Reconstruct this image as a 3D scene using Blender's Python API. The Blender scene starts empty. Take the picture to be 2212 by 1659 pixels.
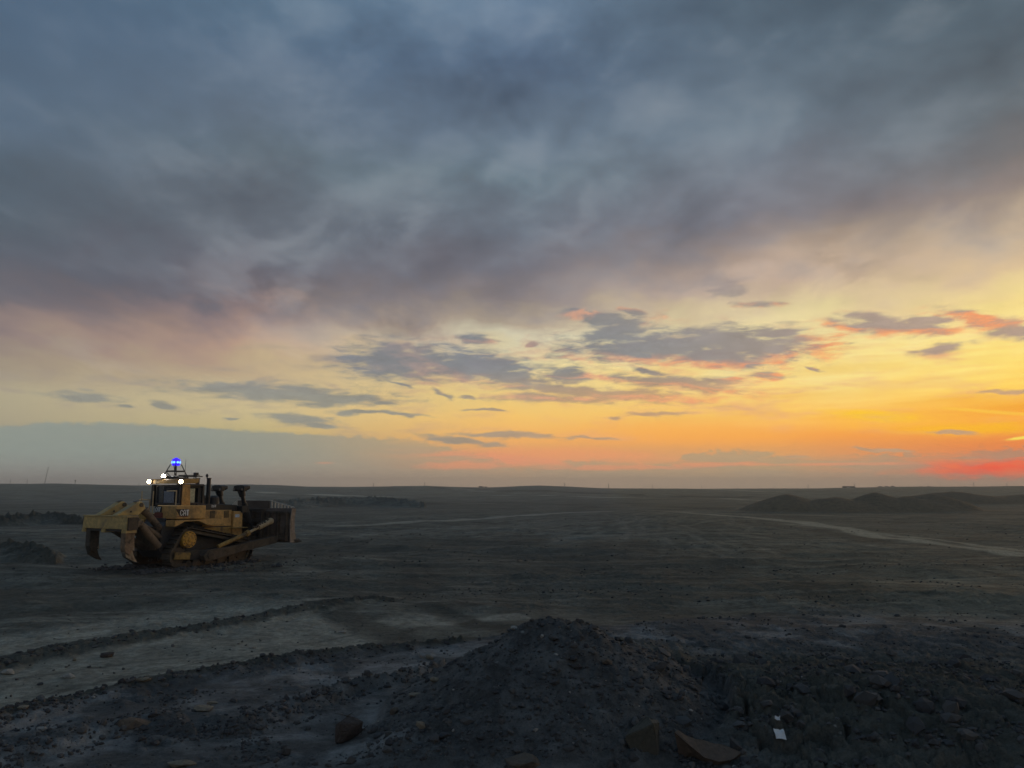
import bpy, bmesh, math, random
import numpy as np
from mathutils import Vector, Matrix

sc = bpy.context.scene
col = sc.collection
R = math.radians

# ------------------------------------------------------------------ camera, sky, sun, exposure
CAM_H = 3.8
PITCH = math.atan((1058.0 - 829.5) / 1662.0)
cam_d = bpy.data.cameras.new('camera')
cam = bpy.data.objects.new('camera', cam_d)
col.objects.link(cam)
cam.location = (0, 0, CAM_H)
cam.rotation_euler = (math.pi / 2 + PITCH, 0, 0)
cam_d.sensor_width = 36.0
cam_d.lens = 36.0 * 1662.0 / 2212.0
cam_d.clip_start = 0.1
cam_d.clip_end = 20000
sc.camera = cam
sc.view_settings.view_transform = 'Standard'
sc.view_settings.look = 'None'
sc.view_settings.exposure = 0.0
sc.view_settings.gamma = 1.0
sc.view_settings.use_curve_mapping = False
sc.render.engine = 'CYCLES'
sc.cycles.use_denoising = True
sc.cycles.max_bounces = 6
sc.cycles.volume_bounces = 1
sc.cycles.volume_step_rate = 4
sc.cycles.sample_clamp_indirect = 4.0
sc.render.film_transparent = False
sc.cycles.use_adaptive_sampling = True
sc.cycles.adaptive_threshold = 0.015
sc.cycles.adaptive_min_samples = 12

SUN_AZ, SUN_EL = 41.0, 2.0


def lin(c):
    out = []
    for v in c[:3]:
        v = v / 255.0
        out.append(v / 12.92 if v <= 0.04045 else ((v + 0.055) / 1.055) ** 2.4)
    return tuple(out)


def sky_dir(px, py):
    """azimuth (deg from +Y, right positive) and elevation (deg) of a direction"""
    x = (px - 1106) / 1662.0
    y = (829.5 - py) / 1662.0
    d = Vector((x, math.cos(PITCH) - y * math.sin(PITCH), math.sin(PITCH) + y * math.cos(PITCH))).normalized()
    return math.degrees(math.atan2(d.x, d.y)), math.degrees(math.asin(d.z))


def el_of(py):
    y = (829.5 - py) / 1662.0
    return math.degrees(math.atan2(math.sin(PITCH) + y * math.cos(PITCH), math.cos(PITCH) - y * math.sin(PITCH)))


class NT:
    """small helper that writes shader nodes as expressions"""
    def __init__(s, tree):
        s.t = tree

    def n(s, kind, **kw):
        nd = s.t.nodes.new(kind)
        for k, v in kw.items():
            setattr(nd, k, v)
        return nd

    def put(s, sock, v):
        if isinstance(v, bpy.types.NodeSocket):
            s.t.links.new(v, sock)
        elif isinstance(v, (tuple, list)) and sock.type == 'RGBA' and len(v) == 3:
            sock.default_value = (*v, 1)
        else:
            sock.default_value = v

    def m(s, op, a, b=0.0, c=0.0, clamp=False):
        nd = s.n('ShaderNodeMath', operation=op, use_clamp=clamp)
        for i, v in enumerate((a, b, c)):
            s.put(nd.inputs[i], v)
        return nd.outputs[0]

    def add(s, a, b): return s.m('ADD', a, b)
    def sub(s, a, b): return s.m('SUBTRACT', a, b)
    def mul(s, a, b): return s.m('MULTIPLY', a, b)

    def step(s, v, a, b, smooth=True, lo=0.0, hi=1.0):
        nd = s.n('ShaderNodeMapRange', interpolation_type='SMOOTHSTEP' if smooth else 'LINEAR')
        for k, q in (('Value', v), ('From Min', a), ('From Max', b), ('To Min', lo), ('To Max', hi)):
            s.put(nd.inputs[k], q)
        return nd.outputs[0]

    def mix(s, f, a, b, blend='MIX'):
        nd = s.n('ShaderNodeMix', data_type='RGBA', blend_type=blend)
        s.put(nd.inputs[0], f); s.put(nd.inputs[6], a); s.put(nd.inputs[7], b)
        return nd.outputs[2]

    def vec(s, x, y, z=0.0):
        nd = s.n('ShaderNodeCombineXYZ')
        for i, v in enumerate((x, y, z)):
            s.put(nd.inputs[i], v)
        return nd.outputs[0]

    def vm(s, op, a, b=None):
        nd = s.n('ShaderNodeVectorMath', operation=op)
        s.put(nd.inputs[0], a)
        if b is not None:
            s.put(nd.inputs[1], b)
        return nd.outputs['Value'] if op in ('LENGTH', 'DOT_PRODUCT') else nd.outputs[0]

    def noise(s, v, scale, detail=4, rough=0.5, dist=0.0, color=False):
        nd = s.n('ShaderNodeTexNoise')
        s.put(nd.inputs['Vector'], v)
        nd.inputs['Scale'].default_value = scale
        nd.inputs['Detail'].default_value = detail
        nd.inputs['Roughness'].default_value = rough
        nd.inputs['Distortion'].default_value = dist
        return nd.outputs[1 if color else 0]

    def ramp(s, f, stops, interp='LINEAR'):
        nd = s.n('ShaderNodeValToRGB')
        cr = nd.color_ramp
        cr.interpolation = interp
        stops = sorted(stops, key=lambda q: q[0])
        while len(cr.elements) > 1:
            cr.elements.remove(cr.elements[-1])
        for i, (p, c) in enumerate(stops):
            e = cr.elements[0] if i == 0 else cr.elements.new(p)
            e.position = p
            e.color = (*c, 1) if len(c) == 3 else c
        s.put(nd.inputs[0], f)
        return nd.outputs[0]

    def ell(s, v, px, py, rx, ry, rot=0.0):
        """1 at the centre of an ellipse on the sky, 0 on its edge, negative outside"""
        a, e = sky_dir(px, py)
        k = 180 / math.pi / 1662.0
        nd = s.n('ShaderNodeMapping', vector_type='TEXTURE')
        s.put(nd.inputs[0], v)
        nd.inputs['Location'].default_value = (a, e, 0)
        nd.inputs['Rotation'].default_value = (0, 0, R(-rot))
        nd.inputs['Scale'].default_value = (rx * k, ry * k, 1e6)
        return s.sub(1.0, s.vm('LENGTH', nd.outputs[0]))


SKY_COLUMNS = {
    0: [(0, (64, 94, 120)), (200, (72, 99, 126)), (400, (82, 104, 126)), (480, (84, 100, 115)), (560, (84, 96, 109)),
        (640, (90, 97, 110)), (720, (106, 104, 112)), (780, (140, 124, 122)), (830, (160, 146, 128)),
        (880, (178, 168, 140)), (930, (172, 162, 136)), (1000, (140, 140, 130)), (1047, (132, 126, 122))],
    553: [(0, (80, 112, 138)), (150, (80, 106, 132)), (300, (95, 113, 132)), (380, (97, 113, 126)), (450, (97, 107, 119)),
          (530, (100, 108, 120)), (600, (104, 106, 118)), (660, (112, 106, 114)), (700, (146, 126, 124)),
          (760, (180, 150, 132)), (810, (188, 166, 136)), (860, (202, 184, 146)), (900, (206, 188, 142)),
          (940, (194, 178, 128)), (1000, (150, 144, 128)), (1047, (146, 132, 122))],
    1106: [(0, (94, 122, 150)), (150, (80, 104, 132)), (300, (98, 118, 138)), (380, (104, 124, 138)), (500, (108, 116, 130)),
           (580, (118, 116, 126)), (640, (142, 132, 132)), (690, (178, 162, 142)), (730, (214, 206, 176)),
           (790, (230, 213, 162)), (860, (240, 205, 125)), (900, (250, 200, 110)), (950, (248, 180, 100)),
           (985, (225, 160, 112)), (1020, (184, 152, 120)), (1050, (172, 146, 122))],
    1659: [(0, (78, 99, 116)), (150, (86, 106, 124)), (300, (104, 122, 138)), (400, (116, 124, 137)), (500, (124, 124, 134)),
           (560, (150, 138, 136)), (620, (194, 167, 146)), (660, (212, 188, 150)), (760, (243, 226, 164)),
           (840, (253, 222, 140)), (900, (255, 200, 98)), (950, (253, 168, 76)), (985, (225, 165, 105)),
           (1010, (192, 160, 118)), (1050, (170, 148, 122))],
    2212: [(0, (70, 90, 104)), (200, (86, 103, 116)), (350, (98, 108, 116)), (450, (120, 117, 118)), (520, (150, 134, 126)),
           (580, (196, 172, 142)), (650, (222, 190, 142)), (740, (255, 228, 144)), (820, (255, 224, 120)),
           (875, (255, 208, 92)), (910, (255, 182, 62)), (945, (252, 156, 58)), (975, (236, 132, 66)), (1005, (225, 125, 85)),
           (1030, (205, 125, 92)), (1050, (176, 132, 110))],
}
HARD_CLOUDS = [
    (1450, 748, 265, 34, 0), (1600, 742, 150, 36, 6), (1330, 722, 85, 30, -12), (1560, 772, 110, 24, 8), (1690, 722, 70, 14, 8),
    (865, 780, 130, 44, 0), (1050, 792, 120, 34, 8), (1095, 812, 105, 20, 12), (985, 800, 70, 26, 0), (1222, 810, 60, 20, 0), (1030, 733, 38, 14, 10),
    (620, 852, 220, 19, 2), (700, 860, 140, 14, 0), (640, 906, 75, 10, 3), (785, 893, 65, 6, 0), (870, 898, 55, 3, 0), (690, 917, 40, 5, 0),
    (1280, 848, 250, 13, 5), (1460, 830, 150, 15, 8), (1180, 862, 120, 10, 2), (1660, 812, 38, 9, 2), (1560, 822, 50, 8, 5),
    (1930, 705, 115, 16, 8), (1890, 690, 60, 12, 12), (2000, 690, 40, 10, 5), (2155, 700, 90, 16, 20), (2200, 715, 60, 16, 10), (2035, 750, 45, 9, -6), (2100, 680, 40, 5, 8),
    (1420, 895, 60, 4, 0), (1332, 903, 16, 3, 0), (1110, 941, 105, 6, 2), (1275, 945, 62, 3.5, 2), (1000, 950, 90, 7, 6),
    (1410, 803, 42, 6, 12), (1577, 621, 34, 20, 0), (1640, 658, 45, 6, 5), (1300, 690, 80, 14, 10), (1240, 672, 30, 10, 0), (1370, 678, 30, 10, 20),
    (2180, 848, 50, 4, 0), (2062, 935, 34, 3, 3), (1860, 967, 26, 3, 4), (1915, 972, 34, 3.5, 5), (1755, 795, 16, 3, 20), (365, 874, 28, 8, 8),
    (265, 876, 16, 4, 0), (1150, 746, 12, 6, 0), (1775, 742, 45, 5, 3), (180, 856, 60, 8, 0), (960, 852, 22, 6, 30), (1010, 860, 16, 4, 0),
    (480, 842, 40, 8, 0), (870, 832, 30, 4, 15), (500, 905, 20, 2.5, 0), (1720, 988, 25, 3, 3),
    (1050, 885, 40, 3, 2), (820, 870, 30, 4, 0),
]
# soft lighter (+) and darker (-) swathes of the overcast
SOFT_SWATHES = [
    (1030, 225, 190, 60, -22, -0.24), (1110, 330, 130, 40, -35, 0.22), (900, 370, 110, 55, -30, 0.16), (560, 560, 170, 34, -25, 0.28),
    (480, 540, 110, 26, -18, 0.16), (640, 610, 110, 30, -35, 0.2), (1430, 180, 70, 50, -30, 0.1), (1400, 250, 130, 60, -40, 0.16),
    (1270, 80, 120, 60, -25, -0.2), (1550, 330, 150, 70, -35, 0.07), (1180, 60, 130, 45, -20, 0.12), (800, 30, 160, 40, 0, 0.12),
    (250, 270, 220, 40, 6, 0.1), (150, 440, 260, 70, 8, -0.12), (700, 380, 240, 55, -8, -0.12), (1400, 370, 100, 60, -25, -0.12),
    (1850, 400, 320, 70, -10, -0.06), (2050, 90, 240, 110, 0, -0.1), (1250, 470, 160, 40, -25, 0.16), (1500, 480, 70, 45, -30, -0.14),
    (300, 640, 300, 60, 2, -0.12), (760, 500, 120, 40, -30, -0.14), (950, 560, 150, 45, -28, -0.16), (900, 480, 80, 24, -35, 0.15),
    (650, 720, 120, 46, 6, 0.14), (850, 690, 70, 40, -10, -0.2), (1050, 650, 160, 36, -6, -0.12), (1600, 600, 60, 30, 0, 0.2),
    (1700, 480, 200, 34, 8, -0.08), (1850, 560, 90, 30, 12, -0.16), (1960, 610, 150, 40, 4, 0.06), (240, 790, 120, 30, 4, 0.1),
    (560, 330, 260, 46, -6, 0.08), (1040, 400, 60, 30, -40, 0.14), (470, 440, 200, 30, -10, -0.1), (1660, 230, 120, 80, -30, 0.03), (1500, 60, 260, 70, -10, -0.08),
]


def build_world():
    w = bpy.data.worlds.new('World')
    sc.world = w
    w.use_nodes = True
    w.cycles.sampling_method = 'MANUAL'
    w.cycles.sample_map_resolution = 1024
    t = w.node_tree
    t.nodes.clear()
    k = NT(t)
    tc = k.n('ShaderNodeTexCoord')
    sp = k.n('ShaderNodeSeparateXYZ')
    t.links.new(tc.outputs['Generated'], sp.inputs[0])
    x, y, z = sp.outputs
    deg = 180 / math.pi
    az = k.mul(k.m('ARCTAN2', x, y), deg)
    el = k.mul(k.m('ARCSINE', z), deg)
    P = k.vec(az, el)
    # cloud deck seen in perspective: coordinates on a flat sheet overhead
    zz = k.m('MAXIMUM', k.add(z, 0.10), 0.05)
    sheet = k.vec(k.m('DIVIDE', x, zz), k.m('DIVIDE', y, zz))
    mp = k.n('ShaderNodeMapping')
    k.put(mp.inputs[0], sheet)
    mp.inputs['Rotation'].default_value = (0, 0, R(28))
    mp.inputs['Scale'].default_value = (1.0, 0.42, 1)
    deck = mp.outputs[0]
    nA = k.noise(deck, 1.1, 4, 0.5, 0.6)
    mp2 = k.n('ShaderNodeMapping')
    k.put(mp2.inputs[0], P)
    mp2.inputs['Rotation'].default_value = (0, 0, R(38))
    mp2.inputs['Scale'].default_value = (0.13, 0.25, 1)
    nD = k.noise(mp2.outputs[0], 1.0, 7, 0.55, 0.15)
    nB = k.noise(deck, 3.0, 6, 0.55, 0.2)
    nC = k.noise(k.vm('MULTIPLY', P, (0.11, 0.2, 1)), 1.0, 5, 0.55, 0.4)
    hi = k.step(el, 3.5, 12.0)
    # warped elevation and azimuth so that the bands get torn cloud edges
    w1 = k.add(k.mul(k.add(k.sub(nB, 0.5), k.mul(k.sub(nD, 0.5), 0.9)), 5.5), k.mul(k.sub(nC, 0.5), 5.0))
    elw = k.add(el, k.mul(k.mul(w1, hi), k.step(el, 26, 12, lo=0.6, hi=1.0)))
    azw = k.add(az, k.mul(k.sub(nA, 0.5), k.mul(hi, 14.0)))
    tt = k.m('DIVIDE', elw, 60.0, clamp=True)
    cols = {}
    for px, stops in SKY_COLUMNS.items():
        st = [(max(0.0, el_of(py)) / 60.0, lin(c)) for py, c in stops]
        st.append((0.9, lin(tuple(0.93 * v for v in stops[0][1]))))
        cols[px] = k.ramp(tt, st)
    a = {px: sky_dir(px, 950)[0] for px in SKY_COLUMNS}
    c = cols[0]
    for p0, p1 in ((0, 553), (553, 1106), (1106, 1659), (1659, 2212)):
        c = k.mix(k.step(azw, a[p0], a[p1], smooth=False), c, cols[p1])
    c = k.mix(k.step(azw, 50, 72), c, cols[1659])
    c = k.mix(k.step(azw, 72, 95), c, cols[1106])
    c = k.mix(k.step(azw, 95, 120), c, cols[553])
    c = k.mix(k.step(azw, 120, 150), c, cols[0])
    # a share of the physical sky in the clear band
    ns = k.n('ShaderNodeTexSky', sky_type='NISHITA', sun_disc=False, sun_elevation=R(SUN_EL), sun_rotation=R(SUN_AZ),
             altitude=900, air_density=1.4, dust_density=3.0)
    phys = k.mix(1.0, ns.outputs[0], (0.06, 0.06, 0.06), 'MULTIPLY')
    c = k.mix(k.mul(k.step(el, 14, 4), 0.06), c, phys)
    # texture of the overcast
    hi2 = k.step(el, 7.0, 15.0)
    g = k.add(k.add(k.mul(k.sub(nB, 0.5), 0.42), k.mul(k.sub(nA, 0.5), 0.22)), k.mul(k.mul(k.sub(nD, 0.5), 1.05), k.step(az, -34, -16, lo=0.3)))
    soft = 0.0
    Pw = k.vm('ADD', P, k.vm('MULTIPLY', k.vm('SUBTRACT', k.noise(deck, 2.6, 5, 0.6, 0.5, True), (0.5, 0.5, 0.5)), (11, 9, 0)))
    ps = k.n('ShaderNodeSeparateXYZ')
    k.put(ps.inputs[0], Pw)
    for (px, py, rx, ry, rot, am) in SOFT_SWATHES:
        f = k.step(k.ell(k.vec(ps.outputs[0], ps.outputs[1], soft), px, py, rx * 1.35, ry * 1.35, rot), 0.0, 0.95)
        soft = k.add(soft, k.mul(f, am))
    g = k.add(k.mul(g, hi2), soft)
    c = k.mix(1.0, c, k.vec(k.add(1.0, g), k.add(1.0, g), k.add(1.0, k.mul(g, 0.92))), 'MULTIPLY')
    c = k.mix(k.mul(k.m('MAXIMUM', g, 0.0), 1.1), c, lin((136, 140, 146)))
    hs = k.n('ShaderNodeHueSaturation')
    k.put(hs.inputs['Color'], c)
    k.put(hs.inputs['Saturation'], k.step(el, 9.0, 16.0, lo=1.0, hi=0.86))
    c = hs.outputs[0]
    # thin bright cirrus lines near the glow
    mpc = k.n('ShaderNodeMapping')
    k.put(mpc.inputs[0], P)
    mpc.inputs['Rotation'].default_value = (0, 0, R(-6))
    mpc.inputs['Scale'].default_value = (0.05, 0.75, 1)
    cir = k.noise(mpc.outputs[0], 1.0, 5, 0.6, 0.3)
    cm = k.mul(k.mul(k.step(el, 3.5, 5.0), k.step(el, 11.5, 8.0)), k.step(az, 4, 26))
    gg = k.add(1.0, k.mul(k.mul(k.sub(cir, 0.5), 0.8), cm))
    c = k.mix(1.0, c, k.vec(k.add(1.0, k.mul(k.sub(gg, 1.0), 0.5)), gg, k.add(1.0, k.mul(k.sub(gg, 1.0), 2.0))), 'MULTIPLY')
    ragged = k.noise(k.vm('MULTIPLY', P, (0.5, 1.5, 1)), 1.0, 6, 0.62, 0.5)
    fine = k.sub(ragged, 0.5)
    for (px, py, rx, ry, rot, cc, st) in ((1890, 899, 90, 12, 7, (255, 205, 15), 0.9), (2110, 926, 150, 13, 2, (255, 186, 5), 0.8),
                                          (1980, 915, 220, 26, 4, (255, 190, 50), 0.4), (2205, 946, 24, 3, -6, (255, 225, 90), 1.0),
                                          (2150, 890, 110, 4, 8, (255, 205, 70), 0.6), (1500, 935, 260, 26, 2, (255, 176, 78), 0.5),
                                          (2150, 1010, 150, 14, 1, (255, 92, 50), 0.8), (1240, 985, 260, 20, 2, (242, 156, 104), 0.6),
                                          (1050, 990, 200, 14, 4, (232, 150, 112), 0.7)):
        f = k.step(k.add(k.ell(P, px, py, rx * 1.3, ry * 1.3, rot), k.mul(fine, 0.8)), 0.0, 0.8)
        c = k.mix(k.mul(f, st), c, lin(cc))
    # the distant cloud bank on the horizon: its top edge as a function of azimuth
    u = k.step(az, -60, 60, smooth=False)
    edge = [(-60, 945), (0, 940), (90, 931), (230, 927), (400, 929), (560, 935), (750, 941), (900, 946), (960, 962), (1060, 985), (1120, 1012),
            (1170, 1006), (1240, 994), (1310, 988), (1400, 1001), (1450, 998), (1490, 980), (1560, 974), (1640, 974), (1690, 988), (1760, 993),
            (1830, 986), (2000, 987), (2100, 982), (2212, 980), (2500, 985)]
    er = k.ramp(u, [((sky_dir(px, 950)[0] + 60) / 120.0, (el_of(py) / 10.0,) * 3) for px, py in edge])
    rag2 = k.noise(k.vm('MULTIPLY', P, (1.3, 2.6, 1)), 1.0, 7, 0.62, 0.3)
    left = k.step(az, -14, -4)
    amp = k.add(0.62, k.mul(left, 1.1))
    dist = k.sub(k.add(k.mul(er, 10.0), k.mul(k.sub(rag2, 0.5), amp)), el)
    bank = k.step(dist, -0.04, 0.26)
    lower = k.step(dist, 0.25, 1.5)
    back = k.step(k.m('ABSOLUTE', az), 150, 110)
    bcol = k.mix(k.step(az, -26, 2), lin((140, 148, 140)), lin((176, 156, 124)))
    bcol = k.mix(k.step(az, 22, 34), bcol, lin((168, 138, 114)))
    bot = k.mix(k.step(az, -30, 0), lin((134, 130, 124)), lin((170, 146, 122)))
    bcol = k.mix(k.step(el, 2.6, 0.3), bcol, bot)
    bcol = k.mix(1.0, bcol, k.vec(*[k.add(1.0, k.mul(k.sub(rag2, 0.5), 0.16))] * 3), 'MULTIPLY')
    mp3 = k.n('ShaderNodeMapping')
    k.put(mp3.inputs[0], P)
    mp3.inputs['Scale'].default_value = (0.16, 1.5, 1)
    gaps = k.noise(mp3.outputs[0], 1.0, 5, 0.55, 0.2)
    hole = k.mul(k.step(gaps, 0.42, 0.60), k.mul(left, k.step(el, 0.5, 1.4)))
    bank = k.mul(bank, k.sub(1.0, k.mul(hole, 0.75)))
    c = k.mix(k.mul(bank, k.add(0.72, k.mul(k.step(az, -6, -18), 0.22))), c, bcol)
    # red light breaking through under the bank
    f = k.mul(k.step(k.add(k.ell(P, 2185, 1012, 180, 25, -1), k.mul(fine, 1.9)), 0.05, 0.75), k.step(gaps, 0.66, 0.44, lo=0.35))
    c = k.mix(k.mul(f, 0.97), c, k.mix(k.step(ragged, 0.4, 0.7), lin((255, 74, 34)), lin((255, 118, 62))))
    for (px, py, rx, ry, st) in ((1330, 1010, 200, 8, 0.5), (1560, 1003, 130, 6, 0.55), (1800, 1003, 200, 5, 0.5), (700, 1000, 26, 2.5, 0.35), (1000, 1006, 140, 12, 0.5)):
        f = k.step(k.add(k.ell(P, px, py, rx, ry, 0), k.mul(fine, 1.6)), 0.0, 0.7)
        c = k.mix(k.mul(f, st), c, lin((244, 150, 104)))
    # small separate clouds: one field used twice, the second time shifted towards the sun for the lit rims
    gt = bpy.data.node_groups.new('small_clouds', 'ShaderNodeTree')
    gt.interface.new_socket('Vector', in_out='INPUT', socket_type='NodeSocketVector')
    gt.interface.new_socket('Field', in_out='OUTPUT', socket_type='NodeSocketFloat')
    q = NT(gt)
    gi = q.n('NodeGroupInput'); go = q.n('NodeGroupOutput')
    v = gi.outputs[0]
    wob = q.noise(q.vm('MULTIPLY', v, (0.35, 0.9, 1)), 1.0, 3, 0.5, 0.0, True)
    vw = q.vm('ADD', v, q.vm('MULTIPLY', q.vm('SUBTRACT', wob, (0.5, 0.5, 0.5)), (2.2, 0.9, 0)))
    vs = q.n('ShaderNodeSeparateXYZ')
    q.put(vs.inputs[0], vw)
    F = -5.0
    for e in HARD_CLOUDS:      # the running value rides along as z so that the ellipses are evaluated one after another
        F = q.m('MAXIMUM', q.ell(q.vec(vs.outputs[0], vs.outputs[1], F), *e), F)
    mpn = q.n('ShaderNodeMapping')
    q.put(mpn.inputs[0], v)
    mpn.inputs['Rotation'].default_value = (0, 0, R(-6))
    mpn.inputs['Scale'].default_value = (0.55, 2.3, 1)
    nz = q.noise(mpn.outputs[0], 1.0, 8, 0.62, 0.3)
    F = q.add(F, q.mul(q.sub(nz, 0.31), 2.3))
    gt.links.new(F, go.inputs[0])
    g1 = k.n('ShaderNodeGroup', node_tree=gt); k.put(g1.inputs[0], P)
    F1 = g1.outputs[0]
    wob = k.noise(k.vm('MULTIPLY', P, (0.35, 0.9, 1)), 1.0, 3, 0.5, 0.0, True)
    vw = k.vm('ADD', k.vm('ADD', P, k.vm('MULTIPLY', k.vm('SUBTRACT', wob, (0.5, 0.5, 0.5)), (2.2, 0.9, 0))), (0.5, -0.5, 0))
    vs = k.n('ShaderNodeSeparateXYZ')
    k.put(vs.inputs[0], vw)
    F2 = -5.0
    for e in HARD_CLOUDS[:23]:
        if e[0] > 1000:
            F2 = k.m('MAXIMUM', k.ell(k.vec(vs.outputs[0], vs.outputs[1], F2), *e), F2)
    F2 = k.add(F2, k.mul(fine, 1.2))
    # thin torn wisps between the clouds
    mp4 = k.n('ShaderNodeMapping')
    k.put(mp4.inputs[0], P)
    mp4.inputs['Rotation'].default_value = (0, 0, R(-5))
    mp4.inputs['Scale'].default_value = (0.17, 0.85, 1)
    wis = k.noise(mp4.outputs[0], 1.0, 8, 0.62, 0.35)
    near_c = k.step(F1, -1.6, 0.2)
    wv = k.mul(k.mul(k.step(wis, 0.47, 0.72), k.mul(k.step(el, 3.0, 4.6), k.step(el, 13.0, 8.5))), k.add(0.38, k.mul(near_c, 0.5)))
    wcol = k.mix(k.step(az, -18, 6), lin((158, 146, 136)), lin((226, 168, 128)))
    c = k.mix(wv, c, wcol)
    cov = k.mul(k.step(F1, -0.10, 0.85), k.step(el, 17.0, 10.5, lo=0.45))
    thick = k.step(F1, 0.1, 1.0)
    rim = k.mul(k.mul(k.step(F2, 0.18, -0.2), k.step(F2, -1.1, -0.5)), k.step(az, -14, 8))
    rim = k.mul(rim, k.step(ragged, 0.32, 0.62))
    body = k.mix(k.step(az, 2, 36), lin((122, 127, 135)), lin((172, 148, 136)))
    body = k.mix(k.step(el, 9.2, 6.4), body, k.mix(k.step(az, -12, 12), lin((140, 140, 132)), lin((196, 158, 122))))
    shade = k.add(1.0, k.mul(k.add(k.sub(ragged, 0.5), k.sub(nC, 0.5)), 0.5))
    body = k.mix(1.0, body, k.vec(shade, shade, shade), 'MULTIPLY')
    thin = k.mix(0.5, body, c)
    body = k.mix(thick, thin, body)
    body = k.mix(k.mul(rim, 0.8), body, k.mix(k.step(az, 0, 26), lin((232, 166, 132)), lin((255, 152, 92))))
    c = k.mix(k.mul(cov, 0.92), c, body)
    # the lowest air is brighter than it looks through the ground haze
    lift = k.add(k.step(el, 3.2, 0.0, lo=1.0, hi=1.17), k.step(el, 15.0, 1.0, smooth=False, lo=0.0, hi=0.15))
    c = k.mix(1.0, c, k.vec(lift, lift, lift), 'MULTIPLY')
    # below the horizon the world goes on as dim ground
    c = k.mix(k.step(el, 0.0, -3.0), c, (0.03, 0.028, 0.025))
    bg = k.n('ShaderNodeBackground')
    k.put(bg.inputs[0], c)
    bg.inputs[1].default_value = 1.0
    o = k.n('ShaderNodeOutputWorld')
    t.links.new(bg.outputs[0], o.inputs[0])


build_world()

sun_d = bpy.data.lights.new('sun', 'SUN')
sun_d.energy = 0.5
sun_d.angle = R(20)
sun_d.color = (1.0, 0.62, 0.36)
sun = bpy.data.objects.new('sun', sun_d)
col.objects.link(sun)
_d = Vector((math.sin(R(SUN_AZ)) * math.cos(R(SUN_EL)), math.cos(R(SUN_AZ)) * math.cos(R(SUN_EL)), math.sin(R(SUN_EL))))
sun.rotation_euler = _d.to_track_quat('Z', 'Y').to_euler()

# ------------------------------------------------------------------ helpers
rng = np.random.default_rng(7)
random.seed(7)


def tag(o, label=None, cat=None, group=None, kind=None):
    if label: o['label'] = label
    if cat: o['category'] = cat
    if group: o['group'] = group
    if kind: o['kind'] = kind
    return o


def empty(name, loc=(0, 0, 0), rz=0.0, parent=None):
    o = bpy.data.objects.new(name, None)
    o.empty_display_size = 0.2
    col.objects.link(o)
    o.location = loc
    o.rotation_euler = (0, 0, rz)
    o.parent = parent
    return o


def mesh_np(name, co, faces, mat=None, parent=None, smooth=True):
    """mesh from numpy arrays; faces is (n, 3) or (n, 4)"""
    me = bpy.data.meshes.new(name)
    k = faces.shape[1]
    me.vertices.add(len(co)); me.vertices.foreach_set('co', co.astype(np.float32).ravel())
    me.loops.add(faces.size); me.loops.foreach_set('vertex_index', faces.astype(np.int32).ravel())
    me.polygons.add(len(faces))
    me.polygons.foreach_set('loop_start', np.arange(0, faces.size, k, dtype=np.int32))
    me.polygons.foreach_set('loop_total', np.full(len(faces), k, dtype=np.int32))
    me.polygons.foreach_set('use_smooth', np.full(len(faces), smooth))
    me.update(calc_edges=True)
    if mat: me.materials.append(mat)
    o = bpy.data.objects.new(name, me)
    col.objects.link(o)
    o.parent = parent
    return o


def _hash(ix, iy, seed):
    h = (ix.astype(np.int64) * 374761393 + iy.astype(np.int64) * 668265263 + seed * 1442695041) & 0xFFFFFFFF
    h = ((h ^ (h >> 13)) * 1274126177) & 0xFFFFFFFF
    return h ^ (h >> 16)


def perlin(x, y, seed=0):
    ix = np.floor(x); iy = np.floor(y)
    fx = x - ix; fy = y - iy
    u = fx * fx * fx * (fx * (fx * 6 - 15) + 10)
    v = fy * fy * fy * (fy * (fy * 6 - 15) + 10)

    def g(dx, dy):
        a = _hash(ix + dx, iy + dy, seed) * (2 * np.pi / 4294967296.0)
        return np.cos(a) * (fx - dx) + np.sin(a) * (fy - dy)
    a = g(0, 0); b = g(1, 0); c = g(0, 1); d = g(1, 1)
    return (a + (b - a) * u + ((c + (d - c) * u) - (a + (b - a) * u)) * v) * 1.5


def fbm(x, y, octaves=4, seed=0, gain=0.5):
    s = 0; amp = 1.0; f = 1.0
    for i in range(octaves):
        s = s + amp * perlin(x * f + 17.3 * i, y * f - 9.1 * i, seed + i)
        amp *= gain; f *= 2.03
    return s


def billow(x, y, octaves=3, seed=0, gain=0.5):
    s = 0; amp = 1.0; f = 1.0
    for i in range(octaves):
        s = s + amp * np.abs(perlin(x * f + 7.7 * i, y * f + 3.1 * i, seed + i))
        amp *= gain; f *= 2.1
    return s


def worley(x, y, seed=0):
    """distance to the nearest and second nearest seed, and the nearest cell's random value"""
    ix = np.floor(x); iy = np.floor(y)
    f1 = np.full(x.shape, 9.0); f2 = np.full(x.shape, 9.0); cid = np.zeros(x.shape)
    for dx in (-1, 0, 1):
        for dy in (-1, 0, 1):
            cx = ix + dx; cy = iy + dy
            h = _hash(cx, cy, seed); h2 = _hash(cx, cy, seed + 91)
            px = cx + (h & 0xFFFF) / 65536.0; py = cy + (h2 & 0xFFFF) / 65536.0
            d = np.hypot(x - px, y - py)
            near = d < f1
            f2 = np.where(near, f1, np.minimum(f2, d))
            cid = np.where(near, ((h >> 16) & 0xFFFF) / 65536.0, cid)
            f1 = np.where(near, d, f1)
    return f1, f2, cid


def sstep(v, a, b):
    t = np.clip((v - a) / (b - a), 0, 1)
    return t * t * (3 - 2 * t)


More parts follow.
